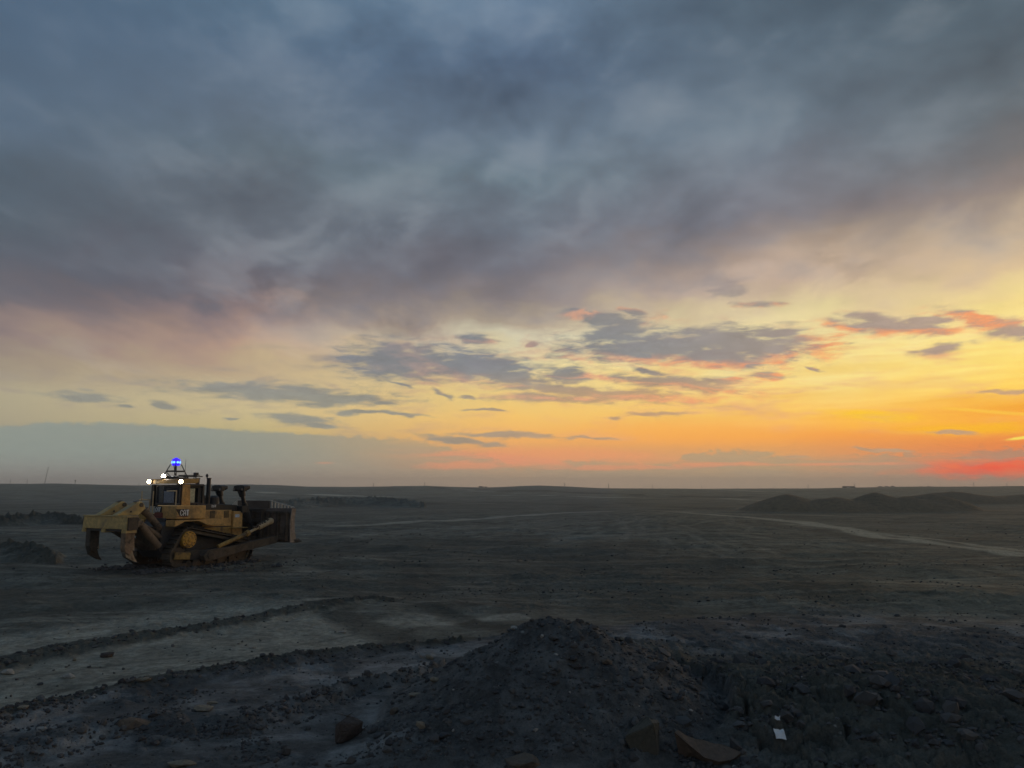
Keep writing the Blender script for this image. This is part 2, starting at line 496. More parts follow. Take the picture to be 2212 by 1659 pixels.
def spot(px, py, z=0.0):
    """where the line of sight through a photo point meets the level z"""
    x = (px - 1106) / 1662.0
    y = (829.5 - py) / 1662.0
    dy = math.cos(PITCH) - y * math.sin(PITCH); dz = math.sin(PITCH) + y * math.cos(PITCH)
    t = (z - CAM_H) / dz
    return x * t, dy * t


def line_dist(x, y, pts):
    """distance to a polyline and the position along it (0..1)"""
    best = np.full(x.shape, 1e9); along = np.zeros(x.shape); side = np.zeros(x.shape)
    n = len(pts) - 1
    for i in range(n):
        ax, ay = pts[i]; bx, by = pts[i + 1]
        dx, dy = bx - ax, by - ay
        t = np.clip(((x - ax) * dx + (y - ay) * dy) / (dx * dx + dy * dy + 1e-9), 0, 1)
        qx = x - ax - t * dx; qy = y - ay - t * dy
        d = np.hypot(qx, qy)
        m = d < best
        best = np.where(m, d, best); along = np.where(m, (i + t) / n, along)
        side = np.where(m, np.sign(dx * qy - dy * qx), side)
    return best, along, side


# ------------------------------------------------------------------ materials
MATS = {}


def new_mat(name):
    m = bpy.data.materials.new(name)
    m.use_nodes = True
    t = m.node_tree
    t.nodes.clear()
    k = NT(t)
    b = k.n('ShaderNodeBsdfPrincipled')
    o = k.n('ShaderNodeOutputMaterial')
    t.links.new(b.outputs[0], o.inputs[0])
    MATS[name] = m
    return m, k, b


def simple_mat(name, c, rough=0.6, metal=0.0, dirt=None, dirt_amt=0.5, scale=3.0, emit=None, emit_s=0.0, bump=0.0, fade=0.25):
    m, k, b = new_mat(name)
    tc = k.n('ShaderNodeTexCoord')
    v = tc.outputs['Object']
    n1 = k.noise(v, scale, 6, 0.6, 0.3)
    n2 = k.noise(v, scale * 5.3, 4, 0.6)
    cc = k.mix(k.step(n2, 0.3, 0.75), tuple(q * (1 - fade) for q in c), tuple(min(1, q * (1 + fade)) for q in c))
    if dirt is not None:
        d = k.step(k.add(n1, k.mul(k.sub(n2, 0.5), 0.35)), 0.62 - 0.3 * dirt_amt, 0.72 - 0.12 * dirt_amt)
        cc = k.mix(k.mul(d, 0.9), cc, dirt)
    k.put(b.inputs['Base Color'], cc)
    k.put(b.inputs['Roughness'], k.step(n2, 0.2, 0.8, lo=max(0.05, rough - 0.12), hi=min(1, rough + 0.12)))
    b.inputs['Metallic'].default_value = metal
    if bump:
        bp = k.n('ShaderNodeBump')
        bp.inputs['Strength'].default_value = bump
        bp.inputs['Distance'].default_value = 0.02
        k.put(bp.inputs['Height'], n2)
        m.node_tree.links.new(bp.outputs[0], b.inputs['Normal'])
    if emit is not None:
        b.inputs['Emission Color'].default_value = (*emit, 1)
        b.inputs['Emission Strength'].default_value = emit_s
    return m


# ------------------------------------------------------------------ the ground
HUMPS = []       # (x, y, top, half width x, half width y, turn, sharpness)
L1 = [spot(*p) for p in ((-400, 1510), (0, 1438), (150, 1409), (300, 1384), (480, 1355), (640, 1326), (740, 1311), (800, 1304), (850, 1303))]
L2 = [spot(*p) for p in ((-300, 1640), (0, 1562), (130, 1524), (260, 1492), (400, 1468), (520, 1448), (640, 1425), (800, 1404), (1000, 1384))]
L3 = [spot(*p) for p in ((520, 1580), (640, 1530), (760, 1490), (850, 1475), (960, 1440))]
L4 = [spot(*p) for p in ((0, 1640), (200, 1590), (330, 1560), (420, 1590))]
L5 = [spot(*p) for p in ((-300, 1140), (0, 1134), (100, 1128), (180, 1133))]
L6 = [spot(*p) for p in ((-200, 1210), (0, 1194), (60, 1199), (120, 1217))]
L7 = [spot(*p) for p in ((560, 1098), (700, 1091), (800, 1089), (920, 1097))]
ROAD = [spot(*p) for p in ((1440, 1104), (1540, 1112), (1640, 1120), (1740, 1130), (1830, 1143), (1900, 1158), (2000, 1168), (2100, 1182), (2212, 1196), (2500, 1240))]
PALE = [  # light dusty strips and shining puddles: points in the picture, half width in metres, strength
    ([(690, 1140), (850, 1131), (1000, 1122), (1100, 1115), (1240, 1107), (1340, 1104)], 1.6, 0.85),
    ([(820, 1147), (960, 1141), (1060, 1131)], 0.8, 0.35),
    ([(1440, 1104), (1540, 1112), (1640, 1120), (1740, 1130), (1830, 1143), (1900, 1160), (2000, 1170), (2100, 1184), (2212, 1199), (2500, 1242)], 1.4, 1.0),
    ([(1600, 1116), (1740, 1127), (1850, 1147), (1980, 1162), (2100, 1175), (2212, 1188), (2500, 1230)], 0.9, 0.85),
    ([(1840, 1155), (1880, 1157), (1920, 1157)], 0.5, 1.0), ([(1690, 1131), (1740, 1135), (1790, 1139)], 0.6, 0.9),  # puddles: their sky shine painted as pale ground
    ([(1640, 1112), (1900, 1116), (2212, 1122), (2500, 1128)], 0.8, 0.7),
    ([(1400, 1102), (1640, 1112)], 1.4, 0.4),
    ([(560, 1071), (700, 1075), (860, 1078)], 10, 0.95),
    ([(0, 1087), (180, 1086), (340, 1083)], 3.0, 0.6),
    ([(860, 1064), (960, 1067), (1060, 1070)], 10, 0.6),
    ([(1060, 1074), (1240, 1077), (1420, 1080)], 6, 0.7),
    ([(1480, 1064), (1600, 1068), (1700, 1072)], 8, 0.6),
    ([(1560, 1078), (1620, 1082), (1690, 1085)], 4, 0.5),
    ([(1020, 1170), (1240, 1160), (1500, 1150), (1700, 1165)], 1.0, 0.3),
    ([(640, 1233), (720, 1229)], 0.45, 0.5), ([(1000, 1215), (1180, 1209)], 0.5, 0.35),
    ([(1900, 1215), (2100, 1225), (2212, 1240)], 0.6, 0.25), ([(1300, 1225), (1560, 1235)], 0.5, 0.25),
    ([(1900, 1350), (1970, 1354), (2010, 1355)], 0.14, 0.7), ([(1740, 1310), (1790, 1316)], 0.2, 0.5),
    ([(1030, 1338), (1140, 1330)], 0.55, 0.85), ([(820, 1345), (920, 1335), (1010, 1342)], 0.95, 0.75),
    ([(0, 1402), (120, 1382), (260, 1362)], 0.30, 0.95), ([(190, 1398), (240, 1390)], 0.10, 0.9),
    ([(560, 1352), (640, 1337), (760, 1316)], 0.10, 0.7), ([(430, 1330), (600, 1310), (740, 1298)], 0.3, 0.5),
    ([(160, 1375), (330, 1350)], 0.25, 0.5), ([(2160, 1420), (2200, 1450), (2260, 1470)], 0.25, 0.5),
]
DARK = [  # darker bands and old tracks
    ([(700, 1310), (780, 1345), (870, 1392)], 0.8, 0.7), ([(930, 1310), (1020, 1345), (1100, 1362)], 0.55, 0.8),
    ([(0, 1470), (200, 1440), (420, 1415)], 0.12, 0.5), ([(60, 1500), (300, 1455), (520, 1420)], 0.12, 0.45),
    ([(640, 1395), (760, 1372), (880, 1345)], 0.14, 0.5), ([(1620, 1090), (1760, 1106), (2060, 1104)], 4, 0.6),
    ([(0, 1060), (120, 1058), (280, 1058), (560, 1062)], 18, 0.8), ([(640, 1090), (760, 1095), (900, 1090)], 8, 0.5),
    ([(-200, 1136), (0, 1134), (100, 1128), (180, 1133)], 3.2, 0.85), ([(-200, 1208), (0, 1194), (60, 1199), (120, 1217)], 1.5, 0.8),
    ([(-200, 1300), (0, 1290), (300, 1275), (600, 1262), (760, 1268)], 4.6, 0.62), ([(0, 1330), (200, 1310), (420, 1295)], 1.0, 0.5), ([(580, 1205), (680, 1212), (740, 1230)], 1.2, 0.55),
    ([(230, 1236), (400, 1240), (580, 1226)], 2.0, 0.95), ([(600, 1180), (1000, 1190), (1400, 1235)], 13, 0.58), ([(0, 1230), (200, 1250)], 3, 0.5), ([(1080, 1290), (1300, 1280)], 2.0, 0.4), ([(840, 1160), (900, 1180)], 3.0, 0.4), ([(1600, 1128), (1760, 1146), (1900, 1170)], 1.2, 0.5),
    ([(1440, 1345), (1600, 1365), (1760, 1400)], 0.6, 0.4), ([(1120, 1300), (1260, 1310)], 0.7, 0.4),
]
MOUND = (0.75, 14.3)


def horizon_z(px):
    xs = [-2000, 0, 130, 200, 307, 400, 541, 600, 669, 757, 840, 919, 1000, 1049, 1097, 1167, 1220, 1297, 1426, 1481, 1810, 1975, 2212, 4200]
    ys = [1048, 1047.1, 1047.3, 1048.2, 1049.7, 1049.2, 1047.5, 1048.6, 1052.4, 1052.7, 1051.6, 1050, 1052.6, 1053.6, 1052.2, 1049.6, 1051.5, 1055.4, 1056,
          1055.9, 1055, 1053, 1052.5, 1052]
    return 1058.0 - np.interp(px, xs, ys)


def terrain(x, y, detail=True):
    r = np.hypot(x, y)
    th = np.arctan2(x, y)
    px = 1106 + 1662 * np.tan(np.clip(th, -1.2, 1.2))
    z = np.zeros_like(x)
    # the rim of the working: rises slowly to a far, gently rolling edge
    rise = horizon_z(px) / 1662.0
    far = sstep(r, 170, 900)
    crest = np.minimum(r, 1300.0)
    z += far * (CAM_H * 0.98 + rise * crest) * np.where(r > 1300, 1 - 0.0, 1)
    z -= np.clip(r - 1350, 0, None) * 0.012
    z += (1 - far) * sstep(r, 60, 200) * 0.5 * fbm(x / 60, y / 60, 3, 11)
    z += sstep(r, 150, 400) * sstep(r, 1200, 800) * 1.1 * fbm(x / 170, y / 110, 3, 21)
    # a lower bench to the left behind the machine
    dip = sstep(-x - 0.42 * y, 0, 9) * sstep(y, 36, 48) * sstep(y, 150, 90)
    z -= 1.5 * dip
    # two spoil mounds in the middle distance at the right
    for (hx, hy, top, wx, wy) in ((50.5, 143, 3.1, 8.5, 9), (66.5, 142, 3.3, 9, 9), (77.5, 143, 3.35, 7.5, 9), (58, 140, 2.6, 11, 8), (71, 140, 2.7, 11, 8),
                                  (116, 205, 3.5, 20, 13), (138, 205, 2.7, 30, 14)):
        d = np.hypot((x - hx) / wx, (y - hy) / wy)
        z = np.maximum(z, (top + 0.22 * perlin(x / 4.0, y / 4.0, 5) * (d < 1.2)) * np.clip(1 - d, 0, 1) ** 0.72)
    if not detail:
        return z
    near = sstep(r, 120, 50)
    # general unevenness: metre scale and clod scale
    rough = np.zeros_like(x)
    d2, a2, s2 = line_dist(x, y, L2)
    below = np.where(s2 < 0, sstep(d2, 0.0, 0.5), 0) * sstep(r, 30, 24)      # coal floor nearer than the second windrow
    rough = np.maximum(rough, below * (0.06 + 0.65 * sstep(fbm(x / 1.6, y / 1.1, 3, 41), 0.0, 0.55)))
    right = sstep(x + 0.25 * (y - 12), 1.8, 4.0) * sstep(y, 24, 18)
    rough = np.maximum(rough, right)
    mid = sstep(r, 18, 26) * sstep(r, 90, 40)
    rough = np.maximum(rough, mid * 0.5 * sstep(fbm(x / 6, y / 6, 3, 43), -0.2, 0.5))
    z += near * 0.08 * fbm(x / 4.5, y / 4.5, 3, 3)
    z += sstep(r, 20, 32) * sstep(r, 160, 70) * (0.22 * fbm((x - 0.3 * y) / 15.0, (y + 0.1 * x) / 6.0, 3, 5) + 0.07 * sstep(r, 48, 30) * billow(x / 1.6, y / 1.3, 3, 6, 0.5)) * sstep(np.hypot(x + 16.4, y - 40), 3.5, 7.0) * (0.25 + 0.75 * sstep(line_dist(x, y, ROAD)[0], 2.0, 9.0))
    z += near * 0.012 * fbm(x / 0.7, y / 0.7, 3, 4)
    # windrows left by the grader blade
    for L, wd, hh, sd in ((L1, 0.78, 0.12, 51), (L2, 0.60, 0.12, 52), (L3, 0.35, 0.16, 53), (L4, 0.5, 0.12, 54), (L5, 3.0, 0.9, 55), (L6, 1.5, 0.6, 56), (L7, 9.0, 1.3, 57)):
        d, a, s = line_dist(x, y, L)
        w = wd * (1 + 0.35 * perlin(x * 0.9 / max(1.0, wd), y * 0.9 / max(1.0, wd), sd)) * sstep(a, 1.0, 0.7) ** 0.5
        prof = np.clip(1 - d / np.maximum(w, 0.05), 0, 1)
        z += hh * prof ** 0.8 * (0.75 + 0.8 * billow(x / 0.45, y / 0.45, 3, sd + 5))
        if wd < 1.0:
            rough = np.maximum(rough, (0.6 if sd == 51 else 0.4) * sstep(prof, 0.0, 0.3))
    # cracked slabs at the right: a hump of dumped clay broken into blocks
    cz = 0.55 * np.exp(-(((x - 4.6) / 3.4) ** 2 + ((y - 14.2) / 2.6) ** 2)) + 0.35 * np.exp(-(((x - 2.7) / 1.0) ** 2 + ((y - 17.2) / 1.4) ** 2))
    cz += 0.45 * np.exp(-(((x - 7.5) / 2.5) ** 2 + ((y - 12.5) / 2.2) ** 2))
    z += cz
    m = (r < 30) & (right > 0.02)
    if m.any():
        xx = x[m]; yy = y[m]
        wx = xx + 0.35 * fbm(xx / 0.8, yy / 0.8, 3, 61); wy = yy + 0.35 * fbm(xx / 0.8 + 40, yy / 0.8, 3, 62)
        acc = np.zeros_like(xx)
        for sc_, amp, cr, sd in ((1.15, 0.15, 0.17, 71), (0.40, 0.08, 0.07, 72), (0.16, 0.035, 0.03, 73)):
            f1, f2, cid = worley(wx / sc_, wy / sc_, sd)
            gap = sstep((f2 - f1) * sc_, 0.0, 0.10 * sc_ + 0.02)
            acc += (cid - 0.5) * amp * gap - cr * (1 - gap)
        patch = 0.35 + 0.65 * sstep(fbm(xx / 2.6, yy / 2.6, 2, 77), -0.35, 0.25)
        z[m] += right[m] * sstep(r[m], 26, 15) * acc * patch
    # clods
    m = (rough > 0.02) & (r < 60)
    xx = x[m]; yy = y[m]
    cl = 0.10 * billow(xx / 0.55, yy / 0.55, 4, 81, 0.55) + 0.035 * billow(xx / 0.14, yy / 0.14, 3, 82, 0.55)
    f1, f2, cid = worley(xx / 0.22 + 0.4 * perlin(xx * 3, yy * 3, 83), yy / 0.22, 84)
    cl += 0.05 * cid * np.clip(1 - f1 * 1.25, 0, 1) ** 0.6
    z[m] += rough[m] * (cl - 0.05)
    # the loose pile in front
    mx, my = MOUND
    dx = x - mx; dy = y - my
    dn = np.where(dy < 0, np.hypot(dx / 3.1, dy / 3.5), np.hypot(dx / 3.0, dy / 2.4))
    pile = 1.6 * np.clip(1 - dn, 0, 1) ** 0.92 - 0.15 * np.exp(-(dn / 0.16) ** 2)
    ridge = 0.90 * np.clip(1 - np.hypot((dx - 1.35 - 0.1 * dy) / 1.5, (dy - 0.9) / 1.5), 0, 1) ** 0.8
    toe = 0.5 * np.clip(1 - np.hypot((x + 0.7) / 1.9, (y - 12.4) / 1.7), 0, 1)
    pile = np.maximum(np.maximum(pile, ridge), toe)
    on = sstep(pile, 0.0, 0.12)
    z = np.where(pile > 0, z * (1 - 0.8 * on) + pile, z)
    m = (pile > 0)
    xx = x[m]; yy = y[m]
    f1, f2, cid = worley(xx / 0.16, yy / 0.16, 95)
    top = sstep(pile[m], 0.95, 1.4)
    rl = 0.06 * fbm(xx / 0.6, yy / 0.6, 4, 91, 0.55) + 0.030 * cid * np.clip(1 - f1 * 1.2, 0, 1) + (0.03 + 0.06 * top) * billow(xx / 0.25, yy / 0.25, 3, 93)
    z[m] += rl * on[m]
    return z


def build_ground():
    fine = np.linspace(R(-43), R(43), 1060)
    coarse_n = 70
    rest = np.linspace(R(43), R(317), coarse_n + 2)[1:-1]
    th = np.concatenate([fine, rest])
    rad = [2.0]
    while rad[-1] < 3000:
        r = rad[-1]
        q = 1.03 if r < 8.5 else 1.0042 if r < 40 else 1.0055 if r < 150 else 1.01 if r < 300 else 1.022
        rad.append(r * q)
    rad = np.array(rad)
    n, m = len(rad), len(th)
    Rr, Th = np.meshgrid(rad, th, indexing='ij')
    x = (Rr * np.sin(Th)).ravel(); y = (Rr * np.cos(Th)).ravel()
    z = terrain(x, y)
    co = np.column_stack([x, y, z])
    co = np.vstack([co, [[0, 0, 0]]])
    i = np.arange(n - 1)[:, None]; j = np.arange(m)[None, :]
    j2 = (j + 1) % m
    f = np.stack([i * m + j, i * m + j2, (i + 1) * m + j2, (i + 1) * m + j], -1).reshape(-1, 4)[:, ::-1]
    cap_j = np.arange(m)
    cap = np.column_stack([np.full(m, n * m), np.full(m, n * m), (cap_j + 1) % m, cap_j])
    o = mesh_np('ground', co, f)
    me = o.data
    # what lies where: dusty pale strips, puddle shine, dark bands, coal floor
    r = np.hypot(x, y)
    pale = np.zeros_like(x); dark = np.zeros_like(x)
    wob = fbm(x / np.clip(r * 0.06, 0.5, 40), y / np.clip(r * 0.06, 0.5, 40), 3, 101)
    for pts, w, s in PALE:
        L = [spot(*p) for p in pts]
        ys = [p[1] for p in L]
        sel = (y > min(ys) * 0.8 - 3 * w) & (y < max(ys) * 1.25 + 3 * w)
        d, a, sd = line_dist(x[sel], y[sel], L)
        v = s * sstep(d / w + 0.55 * wob[sel], 1.15, 0.35) * sstep(a, -0.02, 0.10) * sstep(a, 1.02, 0.9)
        pale[sel] = np.maximum(pale[sel], v)
    # wheel ruts fanning out from the haul road across the floor
    rt = random.Random(12)
    for q in range(24):
        p0 = (28 + rt.uniform(-16, 14), 126 + rt.uniform(-22, 30))
        p2 = (rt.uniform(-34, 40), rt.uniform(27, 52))
        pm = ((p0[0] + p2[0]) / 2 + rt.uniform(-12, 12), (p0[1] + p2[1]) / 2 + rt.uniform(-14, 8))
        L = [((1 - t) ** 2 * p0[0] + 2 * t * (1 - t) * pm[0] + t * t * p2[0], (1 - t) ** 2 * p0[1] + 2 * t * (1 - t) * pm[1] + t * t * p2[1]) for t in np.linspace(0, 1, 12)]
        sel = (y > 22) & (y < 165) & (np.abs(x) < 75)
        d, a, sd = line_dist(x[sel], y[sel], L)
        br = sstep(fbm(a * 9 + 31 * q, sd * 3.0 + q, 2, 140 + q), -0.25, 0.35) * sstep(a, 0.0, 0.08) * sstep(a, 1.0, 0.85)
        w = rt.uniform(0.22, 0.5)
        st = rt.uniform(0.12, 0.36)
        wd = d + 0.2 * wob[sel]
        pale[sel] = np.maximum(pale[sel], st * br * np.exp(-((wd - 1.3) / w) ** 2))
        dark[sel] = np.maximum(dark[sel], 0.9 * st * br * np.exp(-((wd - 0.5) / (0.8 * w)) ** 2))
    for pts, w, s in DARK:
        L = [spot(*p) for p in pts]
        ys = [p[1] for p in L]
        sel = (y > min(ys) * 0.7 - 3 * w) & (y < max(ys) * 1.4 + 3 * w)
        d, a, sd = line_dist(x[sel], y[sel], L)
        v = s * sstep(d / w + 0.6 * wob[sel], 1.3, 0.3)
        dark[sel] = np.maximum(dark[sel], v)
    d2, a2, s2 = line_dist(x, y, L2)
    d1, a1, s1 = line_dist(x, y, L1)
    below = np.where(s2 < 0, sstep(d2, 0.0, 0.35), 0.0) * sstep(r, 30, 24)
    coal = np.maximum(below, sstep(x, 1.0, 3.0) * sstep(y, 19, 15.5))
    pile = np.hypot((x - MOUND[0]) / 3.2, (y - MOUND[1]) / 3.6)
    right_zone = sstep(x, 1.8, 3.2) * sstep(y, 20, 17)
    coal = coal * (1 - right_zone * (0.9 - 0.45 * sstep(y, 13.0, 11.8) * sstep(x, 4.2, 2.8)))
    dark = np.maximum(dark, (0.86 + 0.12 * wob) * right_zone)
    heap = sstep(pile, 1.0, 0.9)
    coal = np.maximum(coal, heap)
    brown = sstep(np.hypot((x - 64) / 26, (y - 142) / 12), 1.05, 0.85)
    sunset_tint = 0.55 * sstep(x - 0.12 * y, -4, 14) * sstep(y, 17, 30)  # sunset glare over the right side, put into the soil colour
    brown = np.maximum(brown, sstep(np.hypot((x - 128) / 42, (y - 205) / 16), 1.05, 0.85))
    # graded lane between the windrows
    lane = np.where((s2 > 0), sstep(d2, 0.1, 0.4), 0.0) * np.where((s1 < 0), 1.0, sstep(d1, 4.2, 3.2)) * sstep(y, 27.5, 25) * sstep(x, 0.8, -1.0)
    lane *= sstep(x + 0.56 * (y - 18.4) + 2.6, 0.35, -0.35)
    lane *= 0.54 + 0.2 * fbm(x / 0.9 + y / 3, y / 1.2, 3, 121)
    pale = np.maximum(pale, lane)
    dw = np.minimum(d1 / np.interp(a1, [0, .2, 1], [0.8, 0.8, 0.3]) + 0.3 * wob, d2 / 0.6 + 0.4 * wob)
    dark = np.maximum(dark, 0.95 * sstep(dw, 1.1, 0.7))
    for nm, v in (('pale', pale), ('dark', dark), ('coal', coal), ('heap', heap), ('brown', brown), ('sunset_tint', sunset_tint), ('far', sstep(r, 150, 420))):
        at = me.attributes.new(nm, 'FLOAT', 'POINT')
        at.data.foreach_set('value', np.append(np.clip(v, 0, 1), 0).astype(np.float32))
    mt, k, b = new_mat('mine_soil')
    geo = k.n('ShaderNodeNewGeometry')
    v = geo.outputs['Position']

    def attr(nm):
        nd = k.n('ShaderNodeAttribute', attribute_name=nm)
        return nd.outputs['Fac']
    n0 = k.noise(v, 0.012, 5, 0.6, 0.5)
    n1 = k.noise(v, 0.09, 6, 0.62, 0.6)
    n2 = k.noise(v, 0.7, 6, 0.62, 0.4)
    n3 = k.noise(v, 6.0, 5, 0.65)
    n4 = k.noise(v, 34.0, 3, 0.6)
    # wheel and blade streaks: noise drawn out along the haul direction
    mp = k.n('ShaderNodeMapping')
    k.put(mp.inputs[0], v)
    mp.inputs['Rotation'].default_value = (0, 0, R(34))
    mp.inputs['Scale'].default_value = (0.12, 1.3, 1)
    st = k.noise(mp.outputs[0], 0.9, 5, 0.6, 0.2)
    n5 = k.noise(v, 2.4, 5, 0.65, 0.5)
    soil = k.mix(k.step(n1, 0.35, 0.68), SOIL_A, SOIL_B)
    soil = k.mix(k.mul(k.step(n0, 0.4, 0.65), 0.6), soil, SOIL_C)
    soil = k.mix(k.mul(k.step(st, 0.5, 0.68), 0.40), soil, PALE_C)
    soil = k.mix(k.mul(k.step(n2, 0.5, 0.7), 0.65), soil, tuple(0.45 * q for q in SOIL_A))
    soil = k.mix(k.mul(k.step(n5, 0.58, 0.74), 0.35), soil, PALE_C)
    soil = k.mix(k.mul(k.step(n5, 0.46, 0.3), 0.5), soil, tuple(0.5 * q for q in SOIL_A))
    soil = k.mix(k.mul(attr('pale'), k.step(k.add(k.mul(n2, 0.6), k.add(k.mul(n5, 0.5), k.mul(n3, 0.4))), 0.5, 0.9, lo=0.42)), soil, PALE_C)
    soil = k.mix(k.mul(attr('dark'), 0.8), soil, tuple(0.42 * q for q in SOIL_A))
    coalc = k.mix(k.step(k.add(n2, k.mul(k.sub(n1, 0.5), 0.8)), 0.40, 0.68), COAL_A, COAL_B)
    soil = k.mix(k.mul(attr('coal'), 0.92), soil, coalc)
    soil = k.mix(k.mul(attr('heap'), 0.85), soil, k.mix(k.step(n5, 0.35, 0.65), tuple(0.6 * q for q in COAL_A), tuple(0.42 * q for q in COAL_B)))
    soil = k.mix(attr('far'), soil, k.mix(1.0, soil, (1.45, 1.42, 1.36), 'MULTIPLY'))  # soil paled with distance: haze put into its colour
    soil = k.mix(attr('sunset_tint'), soil, k.mix(1.0, soil, (1.28, 1.08, 0.80), 'MULTIPLY'))
    soil = k.mix(k.mul(attr('brown'), 0.92), soil, k.mix(n2, (0.20, 0.146, 0.088), (0.28, 0.206, 0.13)))
    n6 = k.noise(v, 1.3, 3, 0.7)
    grit = k.add(k.add(k.mul(k.sub(n3, 0.5), 1.3), k.mul(k.sub(n4, 0.5), 1.0)), k.mul(k.sub(n6, 0.5), 1.0))
    grit = k.m('MAXIMUM', grit, -0.8)
    soil = k.mix(1.0, soil, k.vec(*[k.add(1.0, grit)] * 3), 'MULTIPLY')
    fleck = k.n('ShaderNodeTexVoronoi')
    k.put(fleck.inputs['Vector'], v)
    fleck.inputs['Scale'].default_value = 2.3
    fl = k.mul(k.step(fleck.outputs['Distance'], 0.10, 0.05), k.step(k.noise(v, 0.45, 3, 0.6), 0.55, 0.62))
    soil = k.mix(k.mul(fl, 0.65), soil, (0.32, 0.31, 0.28))
    k.put(b.inputs['Base Color'], soil)
    b.inputs['Roughness'].default_value = 0.95
    b.inputs['Specular IOR Level'].default_value = 0.25
    bp = k.n('ShaderNodeBump')
    bp.inputs['Strength'].default_value = 0.9
    bp.inputs['Distance'].default_value = 0.05
    k.put(bp.inputs['Height'], k.add(k.mul(n3, 0.9), k.mul(n4, 0.35)))
    mt.node_tree.links.new(bp.outputs[0], b.inputs['Normal'])
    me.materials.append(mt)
    tag(o, 'bare dark open mine floor stretching to the horizon', kind='structure')
    return o


SOIL_A = (0.115, 0.112, 0.090)
SOIL_B = (0.205, 0.200, 0.162)
SOIL_C = (0.160, 0.165, 0.140)
PALE_C = (0.45, 0.428, 0.345)
COAL_A = (0.085, 0.085, 0.084)
COAL_B = (0.270, 0.268, 0.258)
ground = build_ground()


def gz(x, y):
    return float(terrain(np.array([float(x)]), np.array([float(y)]))[0])


def land(px, py):
    """first point of the ground along the line of sight of a photo point"""
    xx = (px - 1106) / 1662.0
    yy = (829.5 - py) / 1662.0
    dy = math.cos(PITCH) - yy * math.sin(PITCH); dz = math.sin(PITCH) + yy * math.cos(PITCH)
    t = np.linspace(7.5, 32.0, 1800)
    g = terrain(xx * t, dy * t)
    i = int(np.argmax(CAM_H + dz * t < g))
    return xx * t[i], dy * t[i]


# ------------------------------------------------------------------ haze
def build_haze():
    m = bpy.data.materials.new('haze')
    m.use_nodes = True
    t = m.node_tree
    t.nodes.clear()
    k = NT(t)
    pv = k.n('ShaderNodeVolumePrincipled')
    pv.inputs['Color'].default_value = (0.96, 0.955, 0.94, 1)
    pv.inputs['Density'].default_value = HAZE
    pv.inputs['Anisotropy'].default_value = 0.25
    o = k.n('ShaderNodeOutputMaterial')
    t.links.new(pv.outputs[0], o.inputs['Volume'])
    lo, hi, w = -95.0, 50.0, 3300.0
    bm = bmesh.new()
    bmesh.ops.create_cube(bm, size=1.0)
    bmesh.ops.scale(bm, vec=(2 * w, 2 * w, hi - lo), verts=bm.verts)
    bmesh.ops.translate(bm, vec=(0, 0, (hi + lo) / 2), verts=bm.verts)
    me = bpy.data.meshes.new('haze')
    bm.to_mesh(me); bm.free()
    me.materials.append(m)
    h = bpy.data.objects.new('haze', me)
    col.objects.link(h)
    tag(h, 'thin dusty haze over the mine', kind='stuff')


HAZE = 0.00030
build_haze()


